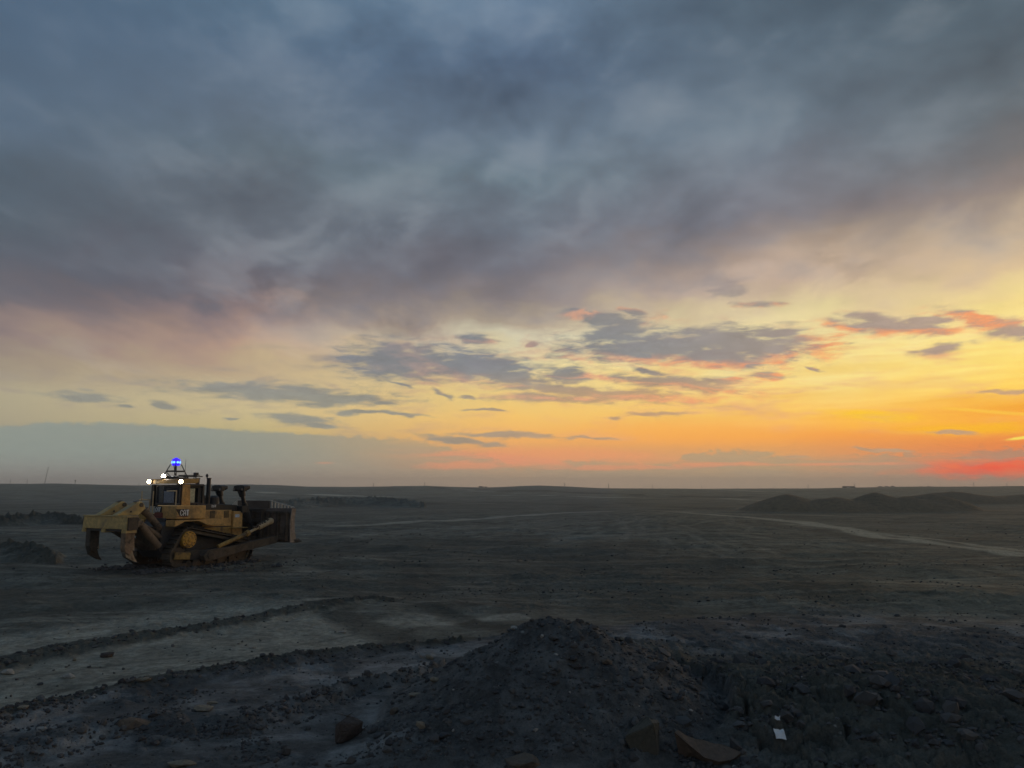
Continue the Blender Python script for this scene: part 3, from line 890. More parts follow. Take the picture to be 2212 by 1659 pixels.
# ------------------------------------------------------------------ mesh builder for made things
class MB:
    def __init__(s):
        s.bm = bmesh.new()

    def box(s, x0, x1, y0, y1, z0, z1):
        r = bmesh.ops.create_cube(s.bm, size=1.0)
        v = r['verts']
        bmesh.ops.scale(s.bm, vec=(x1 - x0, y1 - y0, z1 - z0), verts=v)
        bmesh.ops.translate(s.bm, vec=((x0 + x1) / 2, (y0 + y1) / 2, (z0 + z1) / 2), verts=v)
        return s

    def prism(s, poly, a0, a1, axis='y'):
        """poly in the XZ plane swept along Y (axis y), or in the YZ plane swept along X, or XY along Z"""
        def pt(p, a):
            return {'y': (p[0], a, p[1]), 'x': (a, p[0], p[1]), 'z': (p[0], p[1], a)}[axis]
        lo = [s.bm.verts.new(pt(p, a0)) for p in poly]
        hi = [s.bm.verts.new(pt(p, a1)) for p in poly]
        n = len(poly)
        fs = [s.bm.faces.new(lo), s.bm.faces.new(hi[::-1])]
        for i in range(n):
            fs.append(s.bm.faces.new((lo[i], hi[i], hi[(i + 1) % n], lo[(i + 1) % n])))
        bmesh.ops.recalc_face_normals(s.bm, faces=fs)
        return s

    def tube(s, p0, p1, r0, r1=None, n=12):
        p0 = Vector(p0); p1 = Vector(p1)
        r1 = r0 if r1 is None else r1
        d = p1 - p0
        m = Matrix.Translation((p0 + p1) / 2) @ d.to_track_quat('Z', 'Y').to_matrix().to_4x4()
        bmesh.ops.create_cone(s.bm, cap_ends=True, segments=n, radius1=max(r0, 1e-4), radius2=max(r1, 1e-4), depth=d.length, matrix=m)
        return s

    def bar(s, p0, p1, w, h):
        """square bar between two points"""
        p0 = Vector(p0); p1 = Vector(p1)
        d = p1 - p0
        m = Matrix.Translation((p0 + p1) / 2) @ d.to_track_quat('X', 'Z').to_matrix().to_4x4() @ Matrix.Diagonal((d.length, w, h, 1))
        bmesh.ops.create_cube(s.bm, size=1.0, matrix=m)
        return s

    def ball(s, c, r, sx=1, sy=1, sz=1, sub=2):
        m = Matrix.Translation(c) @ Matrix.Diagonal((sx, sy, sz, 1))
        bmesh.ops.create_icosphere(s.bm, subdivisions=sub, radius=r, matrix=m)
        return s

    def hull(s, pts):
        vs = [s.bm.verts.new(p) for p in pts]
        r = bmesh.ops.convex_hull(s.bm, input=vs)
        dead = [g for g in r['geom_interior'] + r['geom_unused'] if isinstance(g, bmesh.types.BMVert)]
        if dead:
            bmesh.ops.delete(s.bm, geom=list(set(dead)), context='VERTS')
        return s

    def build(s, name, mat, parent=None, bevel=0.0, smooth=False, loc=None):
        me = bpy.data.meshes.new(name)
        s.bm.to_mesh(me)
        s.bm.free()
        if smooth:
            for p in me.polygons:
                p.use_smooth = True
        if mat:
            me.materials.append(MATS[mat] if isinstance(mat, str) else mat)
        o = bpy.data.objects.new(name, me)
        col.objects.link(o)
        o.parent = parent
        if loc is not None:
            o.location = loc
        if bevel:
            bv = o.modifiers.new('bevel', 'BEVEL')
            bv.width = bevel
            bv.segments = 2
            bv.limit_method = 'ANGLE'
        return o


def copy_tree(o, parent=None):
    c = o.copy()
    col.objects.link(c)
    c.parent = parent
    for ch in list(o.children):
        copy_tree(ch, c)
    return c


MUD = (0.060, 0.050, 0.040)
simple_mat('yellow_paint', (0.60, 0.36, 0.125), 0.55, 0.0, (0.22, 0.15, 0.075), 0.38, 1.3, bump=0.15)
simple_mat('dirty_yellow', (0.42, 0.26, 0.07), 0.7, 0.0, MUD, 0.62, 1.8, bump=0.3)
simple_mat('pale_yellow', (0.60, 0.42, 0.16), 0.6, 0.0, (0.30, 0.23, 0.13), 0.4, 1.1, bump=0.15)
simple_mat('muddy_steel', (0.12, 0.093, 0.070), 0.75, 0.2, MUD, 0.7, 2.2, bump=0.5)
simple_mat('brown_steel', (0.26, 0.185, 0.125), 0.65, 0.2, MUD, 0.4, 2.0, bump=0.4)
simple_mat('track_steel', (0.075, 0.068, 0.060), 0.6, 0.4, (0.12, 0.10, 0.08), 0.45, 2.5, bump=0.5)
simple_mat('worn_steel', (0.30, 0.28, 0.26), 0.42, 0.7, (0.12, 0.10, 0.085), 0.45, 3.0)
simple_mat('black_paint', (0.022, 0.024, 0.030), 0.5, 0.0, (0.06, 0.055, 0.05), 0.3, 2.0)
simple_mat('dark_grey', (0.055, 0.058, 0.066), 0.55, 0.1, MUD, 0.3, 2.0)
simple_mat('rail_paint', (0.52, 0.40, 0.24), 0.6)
simple_mat('blade_steel', (0.15, 0.118, 0.096), 0.6, 0.2, (0.10, 0.08, 0.065), 0.5, 1.2, bump=0.4)
simple_mat('wing_steel', (0.27, 0.24, 0.22), 0.55, 0.2, (0.13, 0.105, 0.085), 0.4, 1.4, bump=0.3)
simple_mat('bright_edge', (0.62, 0.60, 0.56), 0.45, 0.3)
simple_mat('white_letter', (0.78, 0.79, 0.80), 0.5, fade=0.06)
simple_mat('logo_black', (0.025, 0.022, 0.022), 0.5)
simple_mat('logo_red', (0.16, 0.02, 0.02), 0.5)
simple_mat('sticker_blue', (0.52, 0.60, 0.72), 0.5)
simple_mat('pale_panel', (0.55, 0.56, 0.40), 0.5, 0.0, (0.30, 0.30, 0.22), 0.3)
simple_mat('cab_inside', (0.10, 0.12, 0.17), 0.6)
simple_mat('seat_cloth', (0.02, 0.02, 0.022), 0.8)


def glass_mat(name, c, rough):
    m, k, b = new_mat(name)
    b.inputs['Base Color'].default_value = (*c, 1)
    b.inputs['Roughness'].default_value = rough
    b.inputs['Specular IOR Level'].default_value = 0.7
    b.inputs['Alpha'].default_value = 0.55
    return m


glass_mat('tinted_glass', (0.02, 0.024, 0.04), 0.06)
simple_mat('lamp_white', (0.9, 0.9, 0.9), 0.3, emit=(1.0, 0.84, 0.58), emit_s=70.0)
simple_mat('lamp_cold', (0.9, 0.9, 0.9), 0.3, emit=(1.0, 0.97, 0.92), emit_s=80.0)
simple_mat('lamp_halo', (0.8, 0.7, 0.5), 0.4, emit=(1.0, 0.62, 0.26), emit_s=0.3)  # dim glow imitating bloom around the work lights
simple_mat('beacon_core', (0.6, 0.8, 1.0), 0.3, emit=(0.06, 0.22, 1.0), emit_s=4.5)
simple_mat('beacon_glow', (0.03, 0.03, 0.5), 0.3, emit=(0.04, 0.01, 0.95), emit_s=1.3)


def letters(text, mat, parent, origin, ux, uz, h, depth_dir, name='emblem', slant=0.0):
    """block letters made of raised strokes; origin is the lower left corner"""
    G = {'C': ['0110', '1001', '1000', '1000', '1001', '0110'],
         'A': ['0110', '1001', '1001', '1111', '1001', '1001'],
         'T': ['1111', '0110', '0110', '0110', '0110', '0110'],
         'D': ['1110', '1001', '1001', '1001', '1001', '1110'],
         '1': ['010', '110', '010', '010', '010', '111'],
         '0': ['0110', '1001', '1001', '1001', '1001', '0110']}
    o = Vector(origin); ux = Vector(ux); uz = Vector(uz); dd = Vector(depth_dir)
    bm = bmesh.new()
    c = h / 6.0
    x = 0.0
    for ch in text:
        g = G[ch]
        for r, row in enumerate(g):
            q = 0
            while q < len(row):
                if row[q] == '1':
                    e = q
                    while e + 1 < len(row) and row[e + 1] == '1':
                        e += 1
                    zz = (5 - r) * c
                    p = [o + ux * (x + q * c * 0.8 + slant * zz) + uz * zz, o + ux * (x + (e + 1) * c * 0.8 + slant * zz) + uz * zz,
                         o + ux * (x + (e + 1) * c * 0.8 + slant * (zz + c)) + uz * (zz + c), o + ux * (x + q * c * 0.8 + slant * (zz + c)) + uz * (zz + c)]
                    lo = [bm.verts.new(v) for v in p]
                    hi = [bm.verts.new(v + dd * 0.012) for v in p]
                    bm.faces.new(lo); bm.faces.new(hi[::-1])
                    for i in range(4):
                        bm.faces.new((lo[i], hi[i], hi[(i + 1) % 4], lo[(i + 1) % 4]))
                    q = e + 1
                else:
                    q += 1
        x += len(g[0]) * c * 0.8 + c * 0.35
    bmesh.ops.recalc_face_normals(bm, faces=bm.faces)
    m = MB(); m.bm.free(); m.bm = bm
    return m.build(name, mat, parent)


# ------------------------------------------------------------------ the bulldozer (X forward, Y to its left, Z up)
def hull_path(circles, step):
    pts = []
    for (cx, cz, r) in circles:
        for i in range(120):
            a = 2 * math.pi * i / 120
            pts.append((cx + r * math.cos(a), cz + r * math.sin(a)))
    pts = sorted(set(pts))

    def half(ps):
        h = []
        for p in ps:
            while len(h) >= 2 and (h[-1][0] - h[-2][0]) * (p[1] - h[-2][1]) - (h[-1][1] - h[-2][1]) * (p[0] - h[-2][0]) <= 0:
                h.pop()
            h.append(p)
        return h[:-1]
    h = half(pts) + half(pts[::-1])
    h.append(h[0])
    seg = [math.dist(h[i], h[i + 1]) for i in range(len(h) - 1)]
    L = sum(seg)
    n = round(L / step)
    out = []
    for q in range(n):
        t = L * q / n
        i = 0
        while t > seg[i]:
            t -= seg[i]; i += 1
        f = t / seg[i]
        p = (h[i][0] + f * (h[i + 1][0] - h[i][0]), h[i][1] + f * (h[i + 1][1] - h[i][1]))
        out.append((p, math.atan2(h[i + 1][1] - h[i][1], h[i + 1][0] - h[i][0])))
    return out, h


def build_bulldozer():
    rt = empty('bulldozer', (-16.45, 39.99, 0.0), R(60))
    tag(rt, 'yellow tracked bulldozer with raised rear ripper, lit work lights and a blue beacon tower', 'bulldozer')
    # --- running gear
    circles = [(-1.22, 1.40, 0.535), (2.10, 0.66, 0.585), (-1.66, 0.64, 0.565)]
    path, hull = hull_path(circles, 0.236)
    inner, hin = hull_path([(c[0], c[1], c[2] - 0.05) for c in circles], 0.12)
    inner2, hin2 = hull_path([(c[0], c[1], c[2] - 0.19) for c in circles], 0.12)
    sm = MB()
    sm.box(-0.112, 0.112, -0.305, 0.305, 0.0, 0.035)
    sm.box(-0.105, -0.070, -0.305, 0.305, 0.035, 0.125)
    shoe_mesh = None
    for sgn in (-1, 1):
        yc = 1.275 * sgn
        tr = empty('track', (0, yc, 0), 0, rt)
        # link chain: two bands
        for dy in (-0.13, 0.13):
            bm = bmesh.new()
            n = len(hin) - 1
            rows = []
            hb = [hin2[min(range(len(hin2) - 1), key=lambda j: (hin2[j][0] - p[0]) ** 2 + (hin2[j][1] - p[1]) ** 2)] for p in hin[:-1]]
            for a, b in zip(hin[:-1], hb):
                rows.append([bm.verts.new((a[0], dy - 0.05, a[1])), bm.verts.new((a[0], dy + 0.05, a[1])),
                             bm.verts.new((b[0], dy + 0.05, b[1])), bm.verts.new((b[0], dy - 0.05, b[1]))])
            for i in range(n):
                A, B = rows[i], rows[(i + 1) % n]
                for q in range(4):
                    try:
                        bm.faces.new((A[q], B[q], B[(q + 1) % 4], A[(q + 1) % 4]))
                    except ValueError:
                        pass
            m = MB(); m.bm.free(); m.bm = bm
            m.build('link_chain', 'track_steel', tr)
        for (p, ang) in path:
            if shoe_mesh is None:
                so = sm.build('track_shoe', 'track_steel', tr)
                shoe_mesh = so.data
            else:
                so = bpy.data.objects.new('track_shoe', shoe_mesh)
                col.objects.link(so)
                so.parent = tr
            so.location = (p[0], 0, p[1])
            so.rotation_euler = (0, -ang + math.pi, 0)
        out = -1 if sgn < 0 else 1
        # toothed drive wheel and hub
        sp = MB()
        sp.tube((-1.22, yc - 0.08, 1.40), (-1.22, yc + 0.08, 1.40), 0.40, n=28)
        for q in range(14):
            a = 2 * math.pi * q / 14
            c = Vector((-1.22 + 0.42 * math.cos(a), yc, 1.40 + 0.42 * math.sin(a)))
            sp.box(c.x - 0.045, c.x + 0.045, yc - 0.05, yc + 0.05, c.z - 0.045, c.z + 0.045)
        spo = sp.build('drive_sprocket', 'muddy_steel', rt)
        hb = MB()
        y0 = yc + out * 0.05
        hb.tube((-1.22, y0, 1.40), (-1.22, yc + out * 0.30, 1.40), 0.42, 0.40, n=32)
        hb.tube((-1.22, yc + out * 0.30, 1.40), (-1.22, yc + out * 0.335, 1.40), 0.27, 0.24, n=24)
        hb.tube((-1.22, yc + out * 0.335, 1.40), (-1.22, yc + out * 0.365, 1.40), 0.11, 0.10, n=16)
        hb.build('hub_cap', 'yellow_hub', spo, bevel=0.012)
        for q in range(12):
            a = 2 * math.pi * q / 12
            bt = MB().tube((-1.22 + 0.335 * math.cos(a), yc + out * 0.29, 1.40 + 0.335 * math.sin(a)),
                           (-1.22 + 0.335 * math.cos(a), yc + out * 0.325, 1.40 + 0.335 * math.sin(a)), 0.028, n=6)
            bt.build('bolt', 'muddy_steel', spo)
        for (cx, cz, r) in circles[1:]:
            m = MB().tube((cx, yc - 0.12, cz), (cx, yc + 0.12, cz), r - 0.17, n=28)
            m.tube((cx, yc - 0.2, cz), (cx, yc + 0.2, cz), 0.16, n=16)
            m.build('idler_wheel', 'muddy_steel', rt, bevel=0.02)
        for q in range(7):
            cx = -1.12 + q * 0.44
            MB().tube((cx, yc - 0.18, 0.27), (cx, yc + 0.18, 0.27), 0.135, n=16).build('track_roller', 'muddy_steel', rt, bevel=0.015)
        fr = MB()
        fr.prism([(-1.5, 0.42), (1.95, 0.36), (2.15, 0.62), (1.9, 0.80), (-1.3, 0.86), (-1.55, 0.70)], yc - 0.19, yc + 0.19)
        fr.build('roller_frame', 'muddy_steel', rt, bevel=0.03)
        g = MB()
        g.prism([(-2.0, 0.50), (-1.12, 0.44), (-1.08, 0.76), (-1.95, 0.84)], yc + out * 0.20, yc + out * 0.27)
        g.build('guard_plate', 'dirty_yellow', rt, bevel=0.015)
        for q in range(4):
            cx = -0.95 + q * 0.72
            MB().prism([(cx, 0.12), (cx + 0.5, 0.10), (cx + 0.45, 0.40), (cx + 0.05, 0.42)], yc + out * 0.20, yc + out * 0.24) \
                .build('guard_plate', 'muddy_steel', rt, bevel=0.01)
    # --- hull between the tracks
    m = MB()
    m.prism([(-2.35, 0.9), (-2.0, 0.55), (2.4, 0.62), (2.5, 1.0), (2.35, 2.0), (-1.95, 2.3), (-2.25, 2.0)], -0.86, 0.86)
    m.build('main_case', 'dark_grey', rt, bevel=0.03)
    m = MB()
    m.prism([(-2.5, 0.95), (-2.34, 0.9), (-2.24, 2.05), (-2.5, 2.05)], -0.75, 0.75)
    m.build('rear_bracket', 'muddy_steel', rt, bevel=0.02)
    # --- fenders with the arch over the drive wheel
    for sgn in (-1, 1):
        m = MB()
        m.prism([(-2.10, 2.05), (-1.86, 2.12), (-1.56, 2.27), (-0.72, 2.27), (-0.24, 2.06), (0.68, 2.03), (0.75, 2.33), (-2.10, 2.345)],
                min(sgn * 0.9, sgn * 1.58), max(sgn * 0.9, sgn * 1.58))
        m.build('fender', 'yellow_paint', rt, bevel=0.015)
    # --- tank and deck behind and below the cab
    m = MB()
    m.prism([(-2.0, 2.40), (-0.30, 2.36), (-0.30, 3.035), (-2.0, 3.05)], -1.5, -0.02)
    tank = m.build('fuel_tank', 'yellow_paint', rt, bevel=0.05)
    MB().box(-1.88, -1.50, -1.512, -1.49, 2.30, 2.37).build('tank_step', 'black_paint', tank)
    MB().tube((-0.62, -1.2, 3.03), (-0.62, -1.2, 3.10), 0.07, n=14).build('filler_cap', 'black_paint', tank)
    m = MB()
    m.prism([(-2.04, 2.88), (-1.36, 2.87), (-1.36, 2.525), (-1.80, 2.535)], -1.508, -1.498)
    pl = m.build('logo_plate', 'logo_black', rt)
    letters('CAT', 'white_letter', pl, (-1.79, -1.510, 2.555), (1, 0, 0), (0, 0, 1), 0.285, (0, -1, 0), 'lettering')
    MB().box(-1.99, -1.37, -1.509, -1.4985, 2.496, 2.522).build('trim_stripe', 'logo_red', pl)
    m = MB()
    m.prism([(-0.42, 2.70), (0.10, 2.70), (0.10, 3.0), (-0.42, 3.0)], -2.022, -2.001, 'x')
    pl = m.build('rear_plate', 'logo_black', rt)
    letters('CAT', 'white_letter', pl, (-2.024, 0.07, 2.735), (0, -1, 0), (0, 0, 1), 0.22, (-1, 0, 0), 'lettering', slant=0.25)
    MB().box(-2.03, -2.0, -0.50, 0.10, 2.45, 2.69).build('red_panel', 'logo_red', rt)  # plain red area below the lettered plate
    m = MB()
    m.box(-1.95, -0.3, 0.0, 1.5, 2.35, 2.62)
    m.build('deck', 'dirty_yellow', rt, bevel=0.02)
    MB().box(-2.02, -1.7, -0.75, 0.75, 2.0, 2.44).build('rear_cover', 'dark_grey', rt, bevel=0.03)
    # --- cab
    cab = MB()
    cab.box(-1.42, -0.02, -0.96, 0.96, 3.03, 3.14)
    for (x0, x1, y0, y1) in ((-1.42, -1.30, -0.96, -0.86), (-1.42, -1.30, 0.86, 0.96), (-0.14, -0.02, -0.96, -0.82), (-0.14, -0.02, 0.82, 0.96),
                             (-0.98, -0.90, -0.96, -0.88), (-0.98, -0.90, 0.88, 0.96)):
        cab.box(x0, x1, y0, y1, 3.14, 3.98)
    cab.box(-1.42, -0.02, -0.96, 0.96, 3.98, 4.05)
    cabo = cab.build('cab', 'black_paint', rt, bevel=0.015)
    MB().box(-1.36, -0.05, -0.90, 0.90, 3.14, 3.16).build('cab_floor', 'cab_inside', cabo)
    MB().box(-1.40, -1.385, -0.86, 0.86, 3.14, 3.98).build('rear_window', 'tinted_glass', cabo)
    MB().box(-0.90, -0.14, 0.925, 0.94, 3.14, 3.98).build('side_window', 'tinted_glass', cabo)
    MB().box(-0.07, -0.05, -0.82, 0.82, 3.14, 3.98).build('front_window', 'tinted_glass', cabo)
    MB().box(-1.30, -0.98, -0.94, -0.925, 3.14, 3.98).build('side_window', 'tinted_glass', cabo)
    m = MB()
    m.box(-1.08, -0.62, -0.26, 0.26, 3.16, 3.48); m.box(-1.12, -0.98, -0.25, 0.25, 3.48, 3.92)
    m.build('driver_seat', 'seat_cloth', cabo, bevel=0.05)
    MB().box(-0.50, -0.30, -0.35, 0.35, 3.16, 3.52).build('console', 'cab_inside', cabo, bevel=0.03)
    m = MB()
    m.box(-1.438, -1.424, -0.50, 0.28, 3.16, 3.74)
    m.build('sheen_pane', 'cab_pane', cabo)
    MB().box(-0.98, -0.60, -0.975, -0.96, 3.17, 3.86).build('glow_pane', 'pale_panel', cabo, bevel=0.004)  # side pane; reflected sunset glow painted as a solid pale colour
    # --- roll-over frame and roof
    for y in (-1.2, 1.2):
        m = MB().prism([(-1.46, 2.98), (-1.08, 2.98), (-1.14, 4.06), (-1.44, 4.06)], y - 0.10, y + 0.10)
        m.build('rollover_post', 'lamplit_orange' if y < 0 else 'black_paint', rt, bevel=0.02)
    m = MB()
    m.prism([(-1.52, 4.09), (-0.66, 4.12), (-0.62, 4.37), (-1.48, 4.33)], -1.28, 1.28)
    roof = m.build('cab_roof', 'roof_paint', rt, bevel=0.03)
    MB().box(-1.535, -1.52, -0.75, 0.55, 4.085, 4.115).build('roof_edge_strip', 'bright_edge', roof)
    m = MB()
    m.box(-0.82, 0.02, -0.86, 0.2, 3.88, 4.09); m.box(-0.36, 0.0, -0.9, -0.5, 3.05, 3.88)
    m.build('air_intake_box', 'black_paint', rt, bevel=0.02)
    # --- lights
    for (x, y, z, r, mat, nm) in ((-1.62, 1.26, 4.21, 0.085, 'lamp_white', 'roof corner'), (-1.62, -1.22, 4.20, 0.085, 'lamp_white', 'x'),
                                  (-1.48, 0.33, 4.46, 0.095, 'lamp_cold', 'y')):
        d = Vector((-0.90, -0.42, -0.05)).normalized()
        c = Vector((x, y, z))
        h = MB().tube(c + d * -0.10, c, r * 0.7, r * 1.1, n=20)
        h.tube(c - d * 0.10, c - d * 0.16 + Vector((0, 0, -0.06)), 0.03, n=8)
        ho = h.build('work_light', 'black_paint', rt)
        MB().tube(c + d * 0.002, c + d * 0.012, r * 1.38, r * 1.30, n=24).build('halo_ring', 'lamp_halo', ho)  # glowing ring added as the halo of the lamp
        MB().tube(c + d * 0.014, c + d * 0.045, r, r * 0.85, n=20).build('lens', mat, ho)
    # --- beacon tower
    m = MB()
    bx, by = -1.18, -0.16
    cor = [(-1, -1), (-1, 1), (1, 1), (1, -1)]
    tw = empty('beacon_tower', (0, 0, 0), 0, rt)
    for (a, b) in cor:
        MB().bar((bx + a * 0.40, by + b * 0.47, 4.36), (bx + a * 0.17, by + b * 0.19, 5.06), 0.04, 0.04).build('strut', 'black_paint', tw)
    fr = MB()
    for z, s in ((4.72, 0.67), (4.38, 1.0)):
        hw, hd = (0.19 + 0.28 * (s - 0.43) / 0.57), (0.17 + 0.23 * (s - 0.43) / 0.57)
        fr.bar((bx - hd, by - hw, z), (bx - hd, by + hw, z), 0.05, 0.08)
        fr.bar((bx + hd, by - hw, z), (bx + hd, by + hw, z), 0.05, 0.08)
        fr.bar((bx - hd, by - hw, z), (bx + hd, by - hw, z), 0.05, 0.06)
        fr.bar((bx - hd, by + hw, z), (bx + hd, by + hw, z), 0.05, 0.06)
    fr.bar((bx - 0.3, by - 0.33, 4.70), (bx + 0.3, by + 0.3, 4.40), 0.03, 0.03)
    fr.bar((bx - 0.3, by + 0.33, 4.70), (bx - 0.35, by - 0.2, 4.40), 0.03, 0.03)
    fr.bar((bx, by, 4.7), (bx, by + 0.05, 5.06), 0.035, 0.035)
    fr.bar((bx - 0.2, by - 0.1, 5.06), (bx + 0.1, by + 0.2, 4.72), 0.03, 0.03)
    fr.build('tower_frame', 'black_paint', tw)
    hd = MB().tube((bx, by, 5.00), (bx, by, 5.07), 0.17, 0.21, n=16)
    hd.tube((bx, by, 5.07), (bx, by, 5.29), 0.165, 0.175, n=16)
    hd.tube((bx, by, 5.27), (bx, by, 5.33), 0.21, 0.18, n=16)
    hd.tube((bx, by, 5.33), (bx, by, 5.40), 0.15, 0.05, n=16)
    hd.build('beacon_head', 'beacon_glow', tw)
    for q in range(6):
        a = 2 * math.pi * (q + 0.35) / 6
        c = Vector((bx + 0.165 * math.cos(a), by + 0.165 * math.sin(a), 5.17))
        MB().ball(c, 0.060, 1, 1, 0.95).build('beacon_lamp', 'beacon_core', tw, smooth=True)
    # --- roof rack, aerial, small camera mast
    m = MB()
    for z, x in ((4.47, -1.30), (4.47, -0.80)):
        m.bar((x, 0.6, z), (x, -1.24, z), 0.04, 0.05)
    m.bar((-1.42, -0.72, 4.51), (-0.35, -0.95, 4.53), 0.035, 0.04)
    m.bar((-1.42, -1.10, 4.44), (-0.30, -1.10, 4.46), 0.035, 0.05)
    m.bar((-1.3, 0.5, 4.43), (-0.5, 0.5, 4.45), 0.035, 0.04)
    for (x, y) in ((-1.30, 0.5), (-1.30, -1.1), (-0.80, 0.5), (-0.80, -1.1)):
        m.bar((x, y, 4.32), (x, y, 4.49), 0.03, 0.03)
    m.build('roof_rack', 'black_paint', rt)
    m = MB().box(-0.62, -0.44, -0.98, -0.80, 4.50, 4.66)
    m.tube((-0.53, -0.89, 4.40), (-0.53, -0.89, 4.52), 0.03)
    m.build('roof_sensor', 'black_paint', rt, bevel=0.03)
    MB().tube((-1.0, -0.65, 4.38), (-1.0, -0.67, 5.32), 0.013, 0.008, n=6).build('antenna', 'black_paint', rt)
    # --- engine hood and side panels
    m = MB()
    m.prism([(-0.02, 2.70), (2.30, 2.70), (2.30, 3.00), (1.4, 3.06), (-0.02, 3.10)], -0.72, 0.72)
    hood = m.build('engine_hood', 'black_paint', rt, bevel=0.04)
    letters('D10T', 'white_letter', hood, (0.64, -0.722, 2.90), (1, 0, 0), (0, 0, 1), 0.13, (0, -1, 0), 'lettering')
    for sgn in (-1, 1):
        a, b = sorted((sgn * 0.72, sgn * 0.90))
        pnl = MB().prism([(0.02, 1.95), (1.80, 1.92), (1.80, 2.75), (0.02, 2.79)], a, b).build('engine_panel', 'yellow_paint', rt, bevel=0.02)
        oy = sgn * 0.903
        for (x0, x1) in ((0.42, 0.74), (1.30, 1.62)):
            a, b = sorted((oy - sgn * 0.02, oy + sgn * 0.004))
            MB().box(x0, x1, a, b, 2.36, 2.72).build('grille', 'black_paint', pnl)
            for q in range(5):
                z = 2.40 + q * 0.065
                a2, b2 = sorted((oy, oy + sgn * 0.02))
                MB().box(x0 + 0.02, x1 - 0.02, a2, b2, z, z + 0.02).build('grille_bar', 'dirty_yellow', pnl)
        a, b = sorted((sgn * 0.70, sgn * 1.02))
        rg = MB().prism([(1.82, 1.12), (2.46, 1.20), (2.42, 2.62), (2.36, 2.67), (1.82, 2.69)], a, b).build('radiator_guard', 'yellow_paint', rt, bevel=0.03)
        if sgn < 0:
            MB().box(1.92, 2.20, -1.034, -1.021, 2.36, 2.52).build('sticker', 'sticker_blue', rg, bevel=0.003)
        m = MB().prism([(0.1, 1.66), (0.9, 1.40), (1.78, 1.12), (1.78, 1.88), (0.1, 1.90)], min(sgn * 0.87, sgn * 0.97), max(sgn * 0.87, sgn * 0.97))
        m.build('lower_panel', 'dirty_yellow', rt, bevel=0.02)
        MB().box(1.62, 2.58, min(sgn * 1.0, sgn * 1.30), max(sgn * 1.0, sgn * 1.30), 1.80, 1.84).build('step_plate', 'dirty_yellow', rt)
    MB().box(2.30, 2.52, -0.72, 0.72, 1.1, 2.95).build('radiator', 'dark_grey', rt, bevel=0.03)
    # --- stacks and air cleaners
    for (x, y, z0) in ((0.50, 0.28, 3.03), (0.56, -0.52, 3.03)):
        m = MB().tube((x, y, z0), (x, y, 4.36), 0.105, n=18)
        m.tube((x, y, 4.36), (x, y, 4.41), 0.125, 0.125, n=18)
        so = m.build('exhaust_stack', 'black_paint', rt)
        cp = MB().tube((x - 0.14, y + 0.01, 4.52), (x - 0.12, y - 0.01, 4.52), 0.085, n=16)
        cp.ball((x - 0.13, y, 4.52), 0.075, 0.8, 1.0, 1.35)
        cp.bar((x - 0.10, y, 4.36), (x - 0.13, y, 4.46), 0.03, 0.03)
        cp.build('rain_cap', 'black_paint', so)
    MB().tube((0.50, 0.28, 3.86), (0.50, 0.28, 3.93), 0.125, n=18).build('stack_band', 'pale_panel', rt)
    m = MB()
    for (x, y) in ((1.02, -0.42), (1.02, 0.42)):
        m.tube((x, y, 3.02), (x, y, 3.40), 0.24, n=20)
        m.tube((x, y, 3.40), (x, y, 3.50), 0.24, 0.15, n=20)
    m.build('air_cleaner', 'dark_grey', rt)
    m = MB().box(0.12, 0.36, -0.55, 0.0, 3.05, 3.48)
    m.tube((0.2, -0.6, 3.05), (0.2, -0.6, 3.70), 0.025, n=8)
    m.bar((0.2, -0.6, 3.70), (0.02, -0.6, 3.70), 0.03, 0.03)
    m.build('breather', 'black_paint', rt, bevel=0.02)
    # --- blade lift cylinders with their lamp heads
    for sgn in (-1, 1):
        y = sgn * 0.88
        m = MB()
        m.tube((2.36, y, 3.78), (2.48, y, 3.45), 0.20, 0.16, n=16)
        m.tube((2.46, y, 3.50), (2.62, y, 3.02), 0.10, 0.12, n=14)
        m.tube((2.60, y, 3.10), (3.02, y, 2.05), 0.15, n=16)
        m.tube((3.02, y, 2.05), (3.62, y, 1.25), 0.065, n=12)
        m.box(2.30, 2.72, y - 0.22, y + 0.22, 2.60, 2.95)
        m.bar((2.62, y + 0.08, 3.5), (2.70, y + 0.08, 3.0), 0.04, 0.04)
        cy = m.build('lift_cylinder', 'black_paint', rt, bevel=0.012)
        b = MB()
        b.prism([(y - 0.42, 3.86), (y - 0.24, 3.78), (y + 0.24, 3.78), (y + 0.42, 3.86), (y + 0.40, 4.0), (y + 0.12, 4.05), (y, 4.02), (y - 0.12, 4.06), (y - 0.40, 4.0)], 2.20, 2.62, 'x')
        b.build('lamp_bracket', 'black_paint', cy, bevel=0.02)
        for s2 in (-1, 1):
            lo = MB().box(2.16, 2.40, y + s2 * 0.33 - 0.09, y + s2 * 0.33 + 0.09, 3.72, 3.90).build('lamp_housing', 'black_paint', cy, bevel=0.02)
            MB().box(2.150, 2.159, y + s2 * 0.33 - 0.06, y + s2 * 0.33 + 0.06, 3.75, 3.87).build('lamp_lens', 'worn_steel', cy)
    # --- blade
    plan = [(4.52, 2.55), (3.95, 1.28), (3.95, -1.28), (4.52, -2.55)]
    prof = [(0.95, 0.30), (1.15, 0.16), (1.45, 0.04), (1.85, 0.0), (2.25, 0.03), (2.55, 0.10), (2.80, 0.20)]
    nrm = []
    for i in range(4):
        a = Vector(plan[max(0, i - 1)]); b = Vector(plan[min(3, i + 1)])
        d = (b - a).normalized()
        nrm.append(Vector((-d.y, d.x)) if (-d.y) > 0 else Vector((d.y, -d.x)))
    bm = bmesh.new()
    fr_, bk = [], []
